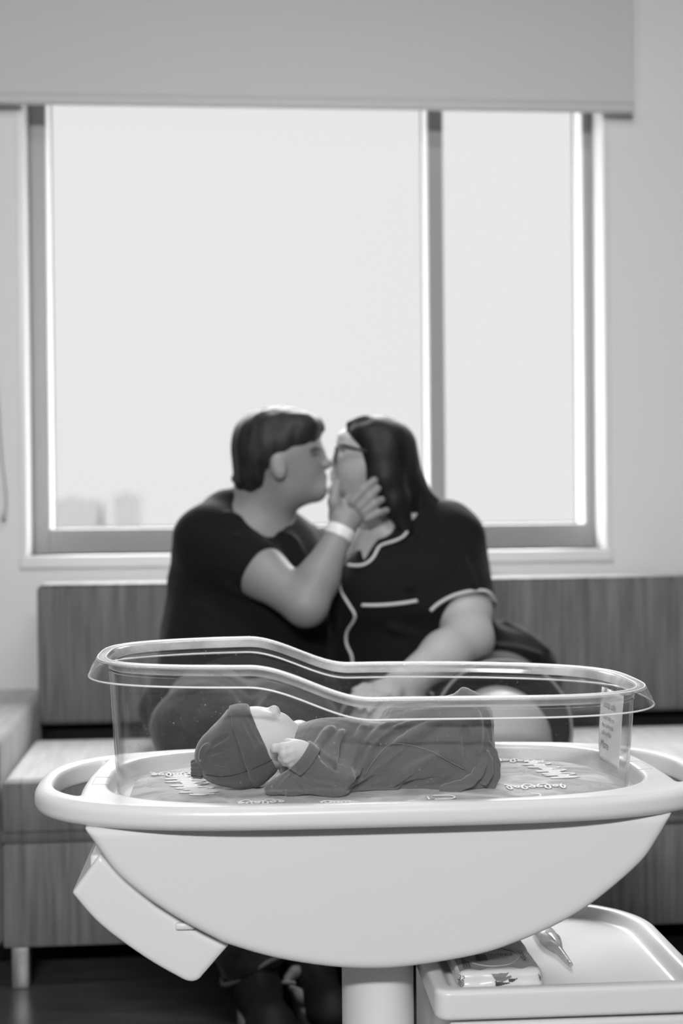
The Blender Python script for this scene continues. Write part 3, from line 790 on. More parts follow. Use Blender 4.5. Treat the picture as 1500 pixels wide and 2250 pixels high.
# a few drawn folds radiating from shoulder and elbow
for a, b in (((520, 1180), (600, 1320)), ((600, 1190), (640, 1300)), ((650, 1190), (690, 1290)), ((430, 1330), (560, 1400)), ((500, 1130), (640, 1180))):
    A_ = tee.hit(*a, 3.1, 3.8); B_ = tee.hit(*b, 3.1, 3.8); tee.cap(A_, B_, .007, .007, .012)
# neck opening
tee.cap(w(560, 1150, 3.40), w(600, 1060, 3.38), .068, .072, .006, 's')
tee.ell(w(590, 1120, 3.36), (.062, .06, .030), .006, 's')
link('t_shirt', tee.mesh(1), M_tee, fa)
ring_ = []
for t in np.linspace(0, 2 * math.pi, 40, endpoint=False):
    pass
jn = Field((-.60, 2.6, .12), (.36, 3.72, .72), .005)
hipN = w(470, 1560, 3.42)
def jeans(f, e):
    f.ell(w(520, 1580, 3.46), (.205 + e, .16, .105 + e), .03)
    k1, k2 = w(440, 1600, 2.93), w(645, 1610, 2.98)
    f.chain([w(470, 1565, 3.42), k1], [.108 + e, .084 + e], .04); f.chain([w(610, 1575, 3.45), k2], [.108 + e, .084 + e], .04)
    f.chain([k1, w(475, 1850, 2.96)], [.082 + e, .076 + e], .03); f.cone(w(475, 1850, 2.96), w(562, 2128, 2.92), .076 + e, .064 + e, .02)
    f.chain([k2, w(660, 1850, 3.02)], [.082 + e, .074 + e], .03); f.cone(w(660, 1850, 3.02), w(685, 2105, 3.02), .074 + e, .062 + e, .02)
jn = Field((-.60, 2.6, .06), (.36, 3.72, .74), .005); jeans(jn, .006); jn.noise(.004, (16, 16, 20), 9, 8); jn.noise(.002, (45, 45, 60), 10, 8)
link('jeans', jn.mesh(1), M_jean, fa)
for a_, c_, r_ in ((w(475, 1850, 2.96), w(562, 2128, 2.92), .0705), (w(660, 1850, 3.02), w(685, 2105, 3.02), .0685)):
    d_ = (c_ - a_) / np.linalg.norm(c_ - a_); u2 = np.cross(d_, (0, 1, 0)); u2 /= np.linalg.norm(u2); v2 = np.cross(d_, u2)
    link('jeans_hem', join([tube([c_ - d_ * .004 + (u2 * math.cos(t) + v2 * math.sin(t)) * r_ * (1 + .05 * math.sin(3 * t)) + [0, 0, .01 * math.sin(t * 2)] for t in np.linspace(0, 2 * math.pi, 48, endpoint=False)], .005, 8, closed=True)]), mat('denim_hem_worn', .16, .9), fa)
hr = Field(w(470, 1120, 3.25), w(740, 870, 3.55), .003)
Yh = 3.40
hr.ell(w(598, 975, Yh), (.097, .088, .089), .01); hr.ell(w(640, 955, Yh), (.072, .078, .063), .02); hr.ell(w(560, 1010, Yh), (.052, .076, .074), .02); hr.ell(w(553, 1045, Yh), (.038, .062, .036), .02)
hr.ell(w(675, 935, Yh), (.038, .060, .028), .02); hr.cap(w(690, 930, Yh), w(708, 943, Yh), .012, .004, .015)
hr.cap(w(545, 1050, Yh), w(512, 1052, Yh), .03, .005, .02); hr.cap(w(545, 1058, Yh), w(556, 1072, Yh), .030, .022, .015)
hr.ell(w(672, 1040, Yh), (.082, .11, .062), .006, 's', rot=Matrix.Rotation(R(-8), 3, 'Y'))
hr.ell(w(668, 1000, Yh - .08), (.052, .06, .024), .006, 's', rot=Matrix.Rotation(R(-20), 3, 'Y'))
hr.ell(w(612, 1035, Yh - .09), (.026, .05, .040), .006, 's'); hr.ell(w(612, 1035, Yh + .09), (.026, .05, .040), .006, 's')
hr.cap(w(640, 1005, Yh - .066), w(644, 1022, Yh - .064), .010, .006, .006)
hr.noise(.0018, (60, 60, 14), 3, 10); hr.noise(.0010, (150, 90, 25), 6, 10)
link('hair', hr.mesh(0), M_hair, fa)
eb = [tube(catmull([w(682, 990, Yh - .062), w(694, 985, Yh - .054), w(703, 987, Yh - .035)], 5), .0032, 6, flat=.7)]
link('eyebrow', join(eb), M_hair, fa)
# wristband: a flat loop round the wrist
ax_ = (w(762, 1140, 3.285) - wr); ax_ /= np.linalg.norm(ax_); u_ = np.cross(ax_, (0, 1, 0)); u_ /= np.linalg.norm(u_); v_ = np.cross(ax_, u_)
wb = mid3(el, wr, .97)
vs = []; fs = []
axf = (wr - el) / np.linalg.norm(wr - el); u_ = np.cross(axf, (0, 1, 0)); u_ /= np.linalg.norm(u_); v_ = np.cross(axf, u_)
for k, (rr, t) in enumerate(((.0345, -.013), (.0350, -.012), (.0350, .012), (.0345, .013), (.0335, .012), (.0335, -.012))):
    for i in range(40):
        a = 2 * math.pi * i / 40; vs.append(wb + axf * t + (u_ * math.cos(a) + v_ * math.sin(a)) * rr)
for k in range(6):
    for i in range(40): fs.append((k * 40 + i, k * 40 + (i + 1) % 40, ((k + 1) % 6) * 40 + (i + 1) % 40, ((k + 1) % 6) * 40 + i))
link('wristband', mesh(vs, fs), M_band, fa)
# sneakers
def shoe(ank, toe, heelpull=.05):
    d = np.array([toe[0] - ank[0], toe[1] - ank[1], 0]); d /= np.linalg.norm(d); a = np.array([ank[0], ank[1], 0]); s_ = np.array([-d[1], d[0], 0])
    f = Field(a - [.30, .30, .01], a + [.30, .30, .2], .0035)
    up = lambda t, sd, z: a + d * t + s_ * sd + np.array([0, 0, z])
    f.cap(up(-.035, 0, .055), up(.19, 0, .050), .045, .040, .02); f.cap(up(.05, 0, .07), up(-.005, 0, .115), .046, .050, .03); f.ell(up(.20, 0, .040), (.052, .052, .034), .02)
    f.cap(up(.13, 0, .075), up(.04, 0, .105), .014, .02, .01)
    f.plane_cut((0, 0, .028), (0, 0, -1)); f.plane_cut((0, 0, .16), (0, 0, 1))
    n = 40; q = []
    for i in range(n):
        t = 2 * math.pi * i / n; L_ = .150 * math.cos(t); W_ = (.046 + .006 * math.cos(t)) * math.sin(t) * (1 if abs(math.sin(t)) > 0 else 1)
        p = a + d * (.095 + L_) + s_ * W_; q.append((p[0], p[1]))
    return f.mesh(1), extrude(q, 'z', .0, .034, .006)
for ank, toe in ((w(555, 2125, 2.93), w(640, 2340, 2.56)), (w(672, 2105, 3.00), w(795, 2290, 2.62))):
    su, so_ = shoe(ank, toe)
    s1 = link('sneaker', su, M_shoe, fa); s2 = link('sole', so_, M_sole, fa); s2.parent = s1; s2.location = (0, 0, 0)

st_f = Field(w(610, 2262, 2.70) - .03, w(780, 2110, 2.98) + .03, .003)
st_f.chain([w(636, 2168, 2.90), w(664, 2190, 2.88), w(700, 2216, 2.85), w(752, 2246, 2.82)], [.006, .014, .011, .008], .006)
link('side_stripe', st_f.mesh(1), M_sole, fa)
st_f = Field(w(600, 2200, 2.82) - .03, w(720, 2100, 2.98) + .03, .003)
st_f.chain([w(632, 2150, 2.90), w(648, 2135, 2.91), w(656, 2125, 2.92)], [.010, .012, .004], .006); st_f.cap(w(622, 2159, 2.89), w(646, 2160, 2.88), .0050, .0050, .002)
link('sock', st_f.mesh(1), M_sole, fa)

# ---------------- mother
mo = thing('person', 'person in black pajamas with pale piping and glasses, seated right in the kiss', 'person', WORLD, (float(w(950, 1500, 3.45)[0]), 3.45, .46))
LO, HI = (-.32, 2.66, -.01), (.66, 3.80, 1.30)
Ym = 3.40
def m_torso(f, e):
    f.ell(w(960, 1545, 3.46), (.19 + e, .16 + e, .12 + e), .03)
    f.ell(w(1085, 1510, 3.46), (.150 + e, .15 + e, .145 + e), .05)
    f.ell(w(900, 1440, 3.43), (.175 + e, .15 + e, .15 + e), .06)
    f.ell(w(890, 1330, 3.43), (.165 + e, .14 + e, .14 + e), .07)
    f.ell(w(885, 1270, 3.42), (.150 + e, .12 + e, .11 + e), .05)
    f.ell(w(840, 1300, 3.33), (.075 + e, .06 + e, .075 + e), .05); f.ell(w(945, 1300, 3.33), (.075 + e, .06 + e, .075 + e), .05)
    f.chain([w(790, 1225, 3.50), w(880, 1185, 3.46), w(978, 1190, 3.43)], [.062 + e, .066 + e, .070 + e], .05)
    f.cap(w(895, 1135, 3.45), w(960, 1155, 3.44), .036 + e, .045 + e, .04)
m_sh, m_hem, m_el, m_wr = w(985, 1195, 3.42), w(1018, 1338, 3.32), w(1028, 1405, 3.24), w(878, 1507, 3.06)
kneeL, kneeR = w(1100, 1628, 2.95), w(850, 1645, 2.97)
mb = Field(LO, HI, .0035)
m_torso(mb, 0)
mb.chain([m_sh, m_hem, m_el], [.066, .062, .054], .03); mb.chain([m_el, mid3(m_el, m_wr, .35), m_wr], [.056, .052, .032], .025)
mb.cap(w(880, 1180, 3.45), w(838, 1080, 3.41), .056, .052, .04); mb.cap(w(850, 1190, 3.40), w(810, 1100, 3.39), .050, .040, .04)   # neck
mb.ell(w(822, 1215, 3.38), (.06, .06, .07), .04)                                                                                # upper chest
mb.ell(w(834, 1000, Ym), (.086, .076, .080), .02); mb.ell(w(797, 1000, Ym), (.053, .066, .070), .03); mb.ell(w(784, 1040, Ym), (.052, .056, .058), .03)
mb.cap(w(800, 1078, Ym), w(748, 1080, Ym), .030, .022, .03); mb.ell(w(739, 1080, Ym), (.018, .022, .017), .02)
mb.cap(w(758, 965, Ym), w(752, 975, Ym), .020, .014, .02)
mb.cap(w(746, 990, Ym), w(733, 1014, Ym), .008, .0095, .012); mb.ell(w(737, 1017, Ym), (.011, .015, .008), .008)
mb.cap(w(736, 1036, Ym), w(731, 1039, Ym), .010, .008, .008); mb.cap(w(736, 1050, Ym), w(731, 1051, Ym), .010, .008, .006)
for s_ in (-1, 1):
    mb.ell(w(759, 996, Ym + s_ * .033), (.013, .012, .010), .004, 's'); mb.ell(w(763, 997, Ym + s_ * .033), (.013, .013, .010), .003)
# thighs, shins, feet
for kn, hp, ft in ((kneeL, w(1075, 1560, 3.42), w(1090, 2110, 2.98)), (kneeR, w(890, 1575, 3.42), w(845, 2110, 3.0))):
    mb.chain([hp, kn], [.115, .100], .05); mb.ell(kn + [0, -.015, .004], (.092, .07, .088), .03)
    mb.chain([kn, mid3(kn, ft, .4), [ft[0], ft[1], .09]], [.082, .068, .042], .03); mb.chain([[ft[0], ft[1], .06], [ft[0], ft[1] - .17, .035]], [.038, .028], .02)
# hand resting on the thigh: palm and five fingers
hc = w(842, 1522, 3.00)
mb.cap(m_wr, hc, .030, .028, .02); mb.ell(hc, (.040, .038, .019), .012)
for i, (px_, py_) in enumerate(((772, 1534), (780, 1546), (792, 1556), (810, 1562))):
    a_ = hc + np.array([-.025 + .010 * i, -.012 * i - .005, -.002]); c_ = w(px_, py_, 2.94 - .012 * i); m_ = mid3(a_, c_, .5) + [0, 0, .010]
    mb.chain([a_, m_, c_], [.0100, .0095, .0078], .005)
mb.chain([hc + [.0, .02, 0], w(800, 1512, 3.0), w(780, 1518, 2.985)], [.012, .0105, .0085], .006)
# other arm goes round his back
mb.chain([w(795, 1235, 3.50), w(700, 1330, 3.60), w(575, 1380, 3.66)], [.055, .046, .034], .02); mb.ell(w(548, 1382, 3.665), (.040, .016, .034), .02)
for i in range(4): mb.chain([w(545 - 4 * i, 1368 + 10 * i, 3.665), w(520, 1364 + 12 * i, 3.665), w(498, 1362 + 13 * i, 3.66)], [.0095, .009, .0075], .004)
mb.chain([w(560, 1365, 3.665), w(545, 1340, 3.665)], [.012, .009], .004)
link('body', mb.mesh(1), M_skin2, mo)
pj = Field(LO, HI, .0045)
m_torso(pj, .014)
pj.cone(m_sh, m_hem, .084, .080, .035); pj.cone(w(795, 1235, 3.49), w(715, 1315, 3.585), .07, .062, .03)
pj.plane_cut((0, 0, .50), (0, 0, -1), .01)
base_pj = pj.copy()
pj.noise(.0030, (14, 14, 24), 14, 8); pj.noise(.0015, (45, 45, 60), 15, 8)
for a, b in (((1000, 1180), (1040, 1290)), ((930, 1180), (900, 1290)), ((1110, 1370), (1200, 1430)), ((860, 1380), (1000, 1420)), ((1080, 1420), (1180, 1440))):
    A_ = pj.hit(*a, 3.0, 3.8); B_ = pj.hit(*b, 3.0, 3.8); pj.cap(A_, B_, .007, .007, .014)
solid = base_pj
# V neck
pj.chain([w(845, 1120, 3.36), w(812, 1185, 3.32), w(795, 1228, 3.30)], [.036, .024, .010], .006, 's')
pj.cap(w(870, 1120, 3.42), w(835, 1060, 3.40), .062, .07, .006, 's')
link('pajama_top', pj.mesh(1), M_pj, mo)
# collar flap
c_out = [(889, 1120), (895, 1148), (888, 1174), (862, 1190), (836, 1198), (826, 1212), (800, 1240)]
c_in = [(866, 1122), (862, 1145), (850, 1165), (838, 1178), (824, 1194), (814, 1208), (798, 1234)]
def pipe_on(f, pts, r, lift=.002, n=10, y0=3.0, y1=3.8, smooth=14, pts_only=False):
    q = catmull([(float(a), float(b), 0) for a, b in pts], n); P3 = np.array([f.hit(a, b, y0, y1, lift=lift) for a, b, _ in q])
    for _ in range(smooth): P3[1:-1] = .5 * P3[1:-1] + .25 * (P3[:-2] + P3[2:])
    return P3 if pts_only else tube(P3, r, 8)
ca, cb_ = pipe_on(solid, c_out, 0, .007, pts_only=True), pipe_on(solid, c_in, 0, .009, pts_only=True)
n_ = len(ca)
o = link('collar', mesh(list(ca) + list(cb_), [(i, i + 1, n_ + i + 1, n_ + i) for i in range(n_ - 1)]), M_pj, mo); sm = o.modifiers.new('s', 'SOLIDIFY'); sm.thickness = .004; sm.offset = 0
link('piping', join([pipe_on(solid, [(752, 1244), (746, 1268), (750, 1300), (766, 1328), (780, 1356), (762, 1388), (761, 1415), (772, 1440), (775, 1468)], .0034, .004, smooth=3)]), M_pipe, mo)
link('piping', join([pipe_on(solid, [(889, 1120), (896, 1148), (893, 1172), (872, 1187), (838, 1197), (829, 1208), (818, 1228), (795, 1243), (765, 1242)], .0036, .008)]), M_pipe, mo)
link('pocket_piping', join([pipe_on(solid, [(795, 1330), (835, 1330), (880, 1326), (917, 1320)], .0040, .002)]), M_pipe, mo)
link('cuff_piping', join([pipe_on(solid, [(946, 1342), (962, 1327), (990, 1311), (1022, 1301), (1055, 1297), (1075, 1302), (1088, 1322)], .0042, .003)]), M_pipe, mo)
# shorts
st = Field((-.10, 2.9, .40), (.66, 3.75, .72), .005)
def hemcone(hp, kn, e0, e1, t):
    st.cone(hp, mid3(hp, kn, t), e0, e1, .03)
hL, hR = w(1075, 1560, 3.42), w(890, 1575, 3.42)
hemcone(hL, kneeL + [.012, 0, .012], .150, .148, .80); hemcone(hR, kneeR, .140, .128, .66)
st.ell(w(985, 1560, 3.46), (.24, .17, .13), .04); st.noise(.003, (16, 16, 22), 21, 8)
link('shorts', st.mesh(1), M_pj, mo)
for hp, kn, r_, t_ in ((hL, kneeL + [.012, 0, .012], .1475, .795), (hR, kneeR, .1275, .655)):
    c_ = mid3(hp, kn, t_); ax2 = (kn - hp) / np.linalg.norm(kn - hp); u2 = np.cross(ax2, (0, 0, 1)); u2 /= np.linalg.norm(u2); v2 = np.cross(ax2, u2)
    link('shorts_piping', join([tube([c_ + (u2 * math.cos(t) + v2 * math.sin(t)) * r_ for t in np.linspace(0, 2 * math.pi, 60, endpoint=False)], .0035, 8, closed=True)]), mat('piping_grey', .25, .7), mo)
# long hair
mh = Field(w(700, 1240, 3.2), w(1020, 890, 3.62), .0032)
mh.ell(w(830, 985, Ym), (.078, .088, .074), .01); mh.ell(w(806, 955, Ym), (.052, .078, .040), .02); mh.ell(w(845, 1000, Ym), (.066, .086, .080), .02)
mh.chain([w(846, 990, Ym), w(858, 1040, Ym + .01), w(878, 1090, Ym + .03), w(905, 1130, Ym + .05)], [.070, .064, .057, .045], .03)
mh.chain([w(838, 1000, Ym - .050), w(846, 1050, Ym - .058), w(866, 1100, Ym - .055), w(890, 1160, Ym - .05)], [.040, .038, .034, .018], .02)
mh.chain([w(880, 1060, Ym + .02), w(930, 1105, Ym + .02), w(982, 1110, Ym + .02)], [.05, .028, .005], .02)
mh.chain([w(892, 1000, Ym + .01), w(912, 1060, Ym + .02), w(945, 1102, Ym + .02)], [.012, .016, .006], .02)
mh.cap(w(800, 925, Ym - .03), w(765, 930, Ym - .03), .012, .003, .02)
mh.ell(w(748, 1022, Ym - .02), (.056, .13, .092), .008, 's', rot=Matrix.Rotation(R(-14), 3, 'Y'))
mh.noise(.0008, (60, 60, 14), 33, 10); mh.noise(.0006, (150, 100, 16), 36, 10)
link('hair', mh.mesh(0), M_hair2, mo)
# glasses
gl = []
def lens(s_):
    c_ = w(746, 998, Ym + s_ * .033); n_ = 28; pts = []
    for i in range(n_):
        a = 2 * math.pi * i / n_; pts.append(c_ + np.array([-.010 + .002 * math.sin(a), .024 * math.cos(a), .019 * math.sin(a)]))
    return pts
g1 = link('glasses', join([tube(lens(-1), .0032, 6, closed=True), tube(lens(1), .0022, 6, closed=True), tube([lens(-1)[0] if 0 else lens(-1)[0], lens(1)[14]], .002, 6),
     tube([w(745, 980, Ym - .056), w(752, 978, Ym - .070), w(790, 988, Ym - .082), w(830, 1000, Ym - .08)], .0040, 6), tube([w(745, 980, Ym + .056), w(752, 978, Ym + .070), w(830, 1000, Ym + .08)], .0026, 6)]), M_black, mo)
# ============================================================ the baby
YB = -.055
def b(px, py, y=YB): return CART.at(px, py, y)
M_bskin = mat('skin_baby', .62, .5, .3, bump=.05, bscale=200)
M_gown = mat('gown_jersey', .135, .85, .2, sheen=.5, noise=.05, nscale=300, bump=.25, bscale=900)
M_hat = mat('hat_jersey', .095, .85, .2, sheen=.45, noise=.05, nscale=300, bump=.25, bscale=900)
M_stitch = mat('stitch_dark', .04, .9)
M_stitch_l = mat('stitch_light', .22, .8)
ba = thing('person', 'baby-sized person in knotted hat and grey gown lying on the back in the tub', 'person', CART, (0, -.06, .644))
LOb, HIb = (-.29, -.155, .64), (.19, .045, .795)
bs = Field((-.25, -.155, .64), (.16, .045, .79), .0016)
bs.ell(b(535, 1633), (.0455, .036, .0455), .01); bs.ell(b(520, 1650), (.041, .035, .040), .02); bs.ell(b(567, 1606), (.034, .037, .0335), .02)
bs.ell(b(592, 1629), (.0358, .037, .0358), .020)
for s_ in (-1, 1): bs.ell(b(603, 1634, YB + s_ * .018), (.027, .022, .026), .015)
bs.ell(b(634, 1602), (.0115, .014, .0105), .010)                                  # chin
bs.cap(b(612, 1588), b(622, 1583), .0105, .0085, .010)                            # muzzle
bs.cap(b(617, 1575), b(619, 1578), .0052, .0048, .004); bs.cap(b(624, 1586), b(625, 1588), .0050, .0046, .003)   # lips
bs.cap(b(584, 1573), b(600, 1562), .0055, .0074, .005); bs.ell(b(603, 1562), (.0078, .0080, .0074), .003)           # nose
for s_ in (-1, 1):
    bs.ell(b(604, 1569, YB + s_ * .0065), (.0052, .0042, .0046), .004)
    bs.ell(b(587, 1577, YB + s_ * .019), (.0105, .0100, .0085), .006)
    bs.cap(b(590, 1578, YB + s_ * .013), b(593, 1584, YB + s_ * .026), .0010, .0008, .0015, 's')
bs.cap(b(625, 1640), b(700, 1672), .027, .030, .02)
bs.chain([b(700, 1668), b(830, 1672)], [.036, .036], .02)
bs.chain([b(840, 1680), b(930, 1620), b(985, 1690)], [.030, .026, .018], .02)
# near arm, forearm, fist with curled fingers
bs.chain([b(705, 1672, -.070), b(735, 1714, -.114), b(675, 1660, -.128)], [.011, .011, .0125], .006)
hN = b(658, 1651, -.130); bs.ell(hN, (.0195, .0135, .0160), .010, rot=Matrix.Rotation(R(20), 3, 'Y'))
bs.chain([b(640, 1640, -.134), b(622, 1643, -.137), b(604, 1644, -.132), b(600, 1650, -.126)], [.0072, .0068, .0058, .0050], .004)
bs.chain([b(642, 1652, -.138), b(624, 1656, -.140), b(618, 1666, -.132)], [.0072, .0066, .0056], .003)
bs.chain([b(646, 1662, -.138), b(630, 1668, -.138), b(626, 1676, -.130)], [.0068, .0062, .0054], .003)
bs.chain([b(652, 1668, -.136), b(640, 1677, -.134), b(638, 1683, -.127)], [.0062, .0056, .0048], .003)
bs.chain([b(648, 1634, -.124), b(632, 1633, -.120), b(620, 1640, -.116)], [.0068, .0062, .0052], .003)
# far fist near the chin
hF = b(657, 1602, -.005); bs.ell(hF, (.0155, .014, .0110), .008)
for i in range(4): bs.chain([b(662 - 8 * i, 1594 + i, -.012), b(658 - 8 * i, 1596 + i, -.022), b(657 - 8 * i, 1603 + i, -.026)], [.0058, .0054, .0048], .002)
bs.chain([b(640, 1600, -.005), b(632, 1602, -.015)], [.0056, .0045], .003); bs.chain([hF, b(700, 1622, -.01)], [.012, .015], .008)
link('body', bs.mesh(1), M_bskin, ba)

# gown
gw = Field((-.21, -.16, .64), (.19, .05, .80), .0015)
gw.chain([b(684, 1668), b(760, 1666), b(838, 1668)], [.0480, .0505, .0480], .03)
gw.ell(b(700, 1662, YB), (.040, .062, .044), .03)
gw.ell(b(925, 1658), (.082, .060, .052), .03); gw.ell(b(955, 1622), (.056, .048, .050), .03); gw.ell(b(1012, 1650), (.044, .052, .060), .03)
gw.cap(b(965, 1600), b(1018, 1524), .034, .0045, .02); gw.cap(b(1018, 1524), b(1054, 1572), .0045, .016, .02)
gw.ell(b(1040, 1615), (.0245, .044, .058), .02); gw.ell(b(1035, 1690), (.028, .05, .034), .02)
gw.cap(b(880, 1590, -.02), b(1000, 1570, -.02), .030, .025, .03)
# near sleeve
gw.chain([b(705, 1672, -.085), b(742, 1716, -.112)], [.030, .0200], .02)
gw.ell(b(727, 1712, -.118), (.0205, .022, .0215), .014); gw.cone(b(735, 1714, -.118), b(668, 1665, -.127), .0235, .0215, .012)
gw.cap(b(700, 1722, -.120), b(640, 1728, -.116), .0150, .0115, .012); gw.cap(b(650, 1722, -.118), b(592, 1735, -.112), .0120, .0065, .010); gw.cap(b(655, 1700, -.112), b(600, 1728, -.110), .011, .006, .012)
# far sleeve and shoulder
gw.chain([b(725, 1640, -.02), b(700, 1612, -.002)], [.026, .015], .012); gw.cap(b(690, 1600, -.008), b(678, 1598, -.012), .0075, .006, .006)
def fold(f, pts, r, k, mode='u', lift=0, y0=-.2, y1=.05, sink=.12):
    k = k * .75
    q = catmull([(float(a), float(c), 0) for a, c in pts], 5); P3 = np.array([f.hit(a, c, y0, y1, frame=CART) for a, c, _ in q])
    P3[:, 1] += r * sink if mode == 'u' else -r * sink
    rr = r * np.sin(np.linspace(.35, math.pi - .35, len(P3))); f.chain(list(P3), list(rr), k, mode)
gb = gw.copy()
for pts, r in (([(762, 1728), (775, 1670), (792, 1615), (800, 1598)], .0040), ([(768, 1722), (800, 1655), (835, 1610), (862, 1592)], .0055), ([(772, 1716), (820, 1650), (862, 1612), (905, 1590)], .0060),
               ([(790, 1712), (850, 1660), (905, 1618), (960, 1590)], .0070), ([(690, 1650), (715, 1615), (730, 1600)], .0040), ([(728, 1690), (738, 1640), (752, 1606)], .0035),
               ([(860, 1725), (900, 1690), (960, 1660)], .0050), ([(930, 1735), (990, 1722), (1030, 1700)], .0045), ([(1045, 1560), (1052, 1600), (1048, 1650)], .003)):
    fold(gw, pts, r, .010)
for pts, r in (([(764, 1735), (790, 1675), (822, 1618)], .0032), ([(775, 1722), (815, 1665), (850, 1625), (880, 1604)], .0042), ([(782, 1720), (840, 1668), (890, 1630)], .0040), ([(745, 1690), (755, 1640), (768, 1610)], .0028),
               ([(1020, 1600), (1026, 1640), (1024, 1680)], .0040), ([(960, 1668), (1000, 1690), (1032, 1705)], .0040), ([(880, 1740), (900, 1725), (960, 1712)], .0035), ([(765, 1738), (800, 1725), (850, 1700)], .0040),
               ([(700, 1640), (712, 1665), (740, 1690)], .0030)):
    fold(gw, pts, r, .008, 's')
# sleeve creases
for pts, r in (([(655, 1705), (680, 1725), (725, 1733)], .0024), ([(668, 1700), (700, 1715), (745, 1718)], .0022), ([(640, 1700), (648, 1722), (668, 1742)], .0024), ([(600, 1735), (625, 1705), (650, 1690)], .0018), ([(612, 1738), (635, 1712), (652, 1698)], .0016)):
    fold(gw, pts, r, .005, 's', y0=-.2)
gw.noise(.0007, (60, 60, 60), 51, 8); gw.noise(.0003, (240, 240, 240), 52, 8)
# openings: neck and cuff
gw.cap(b(640, 1640), b(668, 1652), .026, .024, .004, 's')
gw.cap(b(672, 1668, -.127), b(640, 1645, -.128), .0185, .021, .003, 's')
gw.plane_cut((0, 0, .6425), (0, 0, -1), .002)
link('gown', gw.mesh(1), M_gown, ba)
def ribbon(pts3, wid, th, n=8): return tube(catmull(pts3, 6), wid, 12, flat=th)
def on(f, pts, lift=.001, n=6, y0=-.2, y1=.05, sm_=4):
    q = catmull([(float(a), float(c), 0) for a, c in pts], n); P3 = np.array([f.hit(a, c, y0, y1, frame=CART, lift=lift) for a, c, _ in q])
    for _ in range(sm_): P3[1:-1] = .5 * P3[1:-1] + .25 * (P3[:-2] + P3[2:])
    return P3
# neckline trim, placket and buttons
link('placket', join([tube(catmull([b(662, 1613, -.062), b(700, 1603, -.060), b(722, 1593, -.058), b(760, 1588, -.056), b(783, 1589, -.056), b(790, 1594, -.058)], 6), .0085, 12, flat=.22, up=(0, 0, 1))]), M_gown, ba)
link('neck_trim', join([tube(catmull([b(664, 1612, -.050), b(654, 1624, -.082), b(653, 1640, -.098), b(660, 1655, -.108)], 6), .0034, 8)]), M_gown, ba)
for px_, py_, l_ in ((769, 1585, None), (712, 1595, None)):
    c_ = b(px_, py_, -.060); link('button', join([tube([c_ + [0, 0, -.0012], c_ + [0, 0, .0018], c_ + [0, 0, .0022]], [.0066, .0066, .0050], 20)]), mat('button_pearl', .60, .35), ba)
# turned sleeve cuff: a band with two stitched grooves
ca_, cb2 = b(672, 1668, -.127), b(660, 1659, -.1275); dn = (cb2 - ca_) / np.linalg.norm(cb2 - ca_); uu = np.cross(dn, (0, 1, 0)); uu /= np.linalg.norm(uu); vv = np.cross(dn, uu)
vs = []; fs = []; prof = [(.0225, -.0065), (.0238, -.0045), (.0232, -.0025), (.0238, -.0005), (.0232, .0012), (.0240, .0030), (.0236, .0110), (.0222, .0118), (.0208, .0105), (.0208, -.0065)]
for rr, t in prof:
    for i in range(48):
        a = 2 * math.pi * i / 48; rj = rr + .0005 * math.sin(5 * a); vs.append(ca_ + dn * t + (uu * math.cos(a) + vv * math.sin(a)) * rj)
K = len(prof)
for k in range(K):
    for i in range(48): fs.append((k * 48 + i, k * 48 + (i + 1) % 48, ((k + 1) % K) * 48 + (i + 1) % 48, ((k + 1) % K) * 48 + i))
link('sleeve_cuff', mesh(vs, fs), M_gown, ba)
# turned hem bands at the feet
def band(pts, wid, name='hem_band'):
    P3 = catmull(pts, 8); n = len(P3); T_ = np.gradient(P3, axis=0); T_ /= np.linalg.norm(T_, axis=1)[:, None]; vs = []; fs = []
    prof = [(-1, -.2), (-.8, .9), (-.62, .72), (-.45, .95), (-.1, .8), (.2, 1.0), (.45, .8), (.62, 1.0), (.85, .8), (1, -.2), (.7, -1), (-.7, -1)]
    for i in range(n):
        out = np.array([0, -1, 0.]); out -= T_[i] * (out @ T_[i]); out /= np.linalg.norm(out); sd = np.cross(T_[i], out)
        wv = wid * (1 + .08 * math.sin(i * .9)) * (.45 + .55 * min(1, i / 4, (n - 1 - i) / 3 + .3))
        for a, c in prof: vs.append(P3[i] + sd * a * wv + out * c * .0035)
    K = len(prof)
    for i in range(n - 1):
        for k in range(K): fs.append((i * K + k, i * K + (k + 1) % K, (i + 1) * K + (k + 1) % K, (i + 1) * K + k))
    fs.append(tuple(range(K))); fs.append(tuple((n - 1) * K + k for k in range(K))[::-1])
    return link(name, mesh(vs, fs), M_gown, ba)
band([b(966, 1736, -.110), b(1000, 1730, -.116), b(1032, 1716, -.116), b(1052, 1694, -.112), b(1058, 1668, -.106), b(1050, 1646, -.098), b(1036, 1642, -.094)], .0085)
band([b(1048, 1636, -.098), b(1066, 1638, -.096), b(1080, 1656, -.094), b(1087, 1684, -.092), b(1084, 1712, -.090), b(1070, 1733, -.088)], .0085)
band([b(1060, 1724, -.106), b(1072, 1700, -.104), b(1072, 1672, -.104), b(1062, 1652, -.104)], .0070)
band([b(1064, 1560, -.085), b(1070, 1585, -.090), b(1073, 1615, -.090), b(1072, 1642, -.088)], .0055)
link('seam', join([tube(on(gw, [(800, 1706), (822, 1670), (850, 1640), (870, 1634), (905, 1638), (950, 1652), (985, 1672), (1020, 1690)]), .0007, 6)]), M_stitch_l, ba)

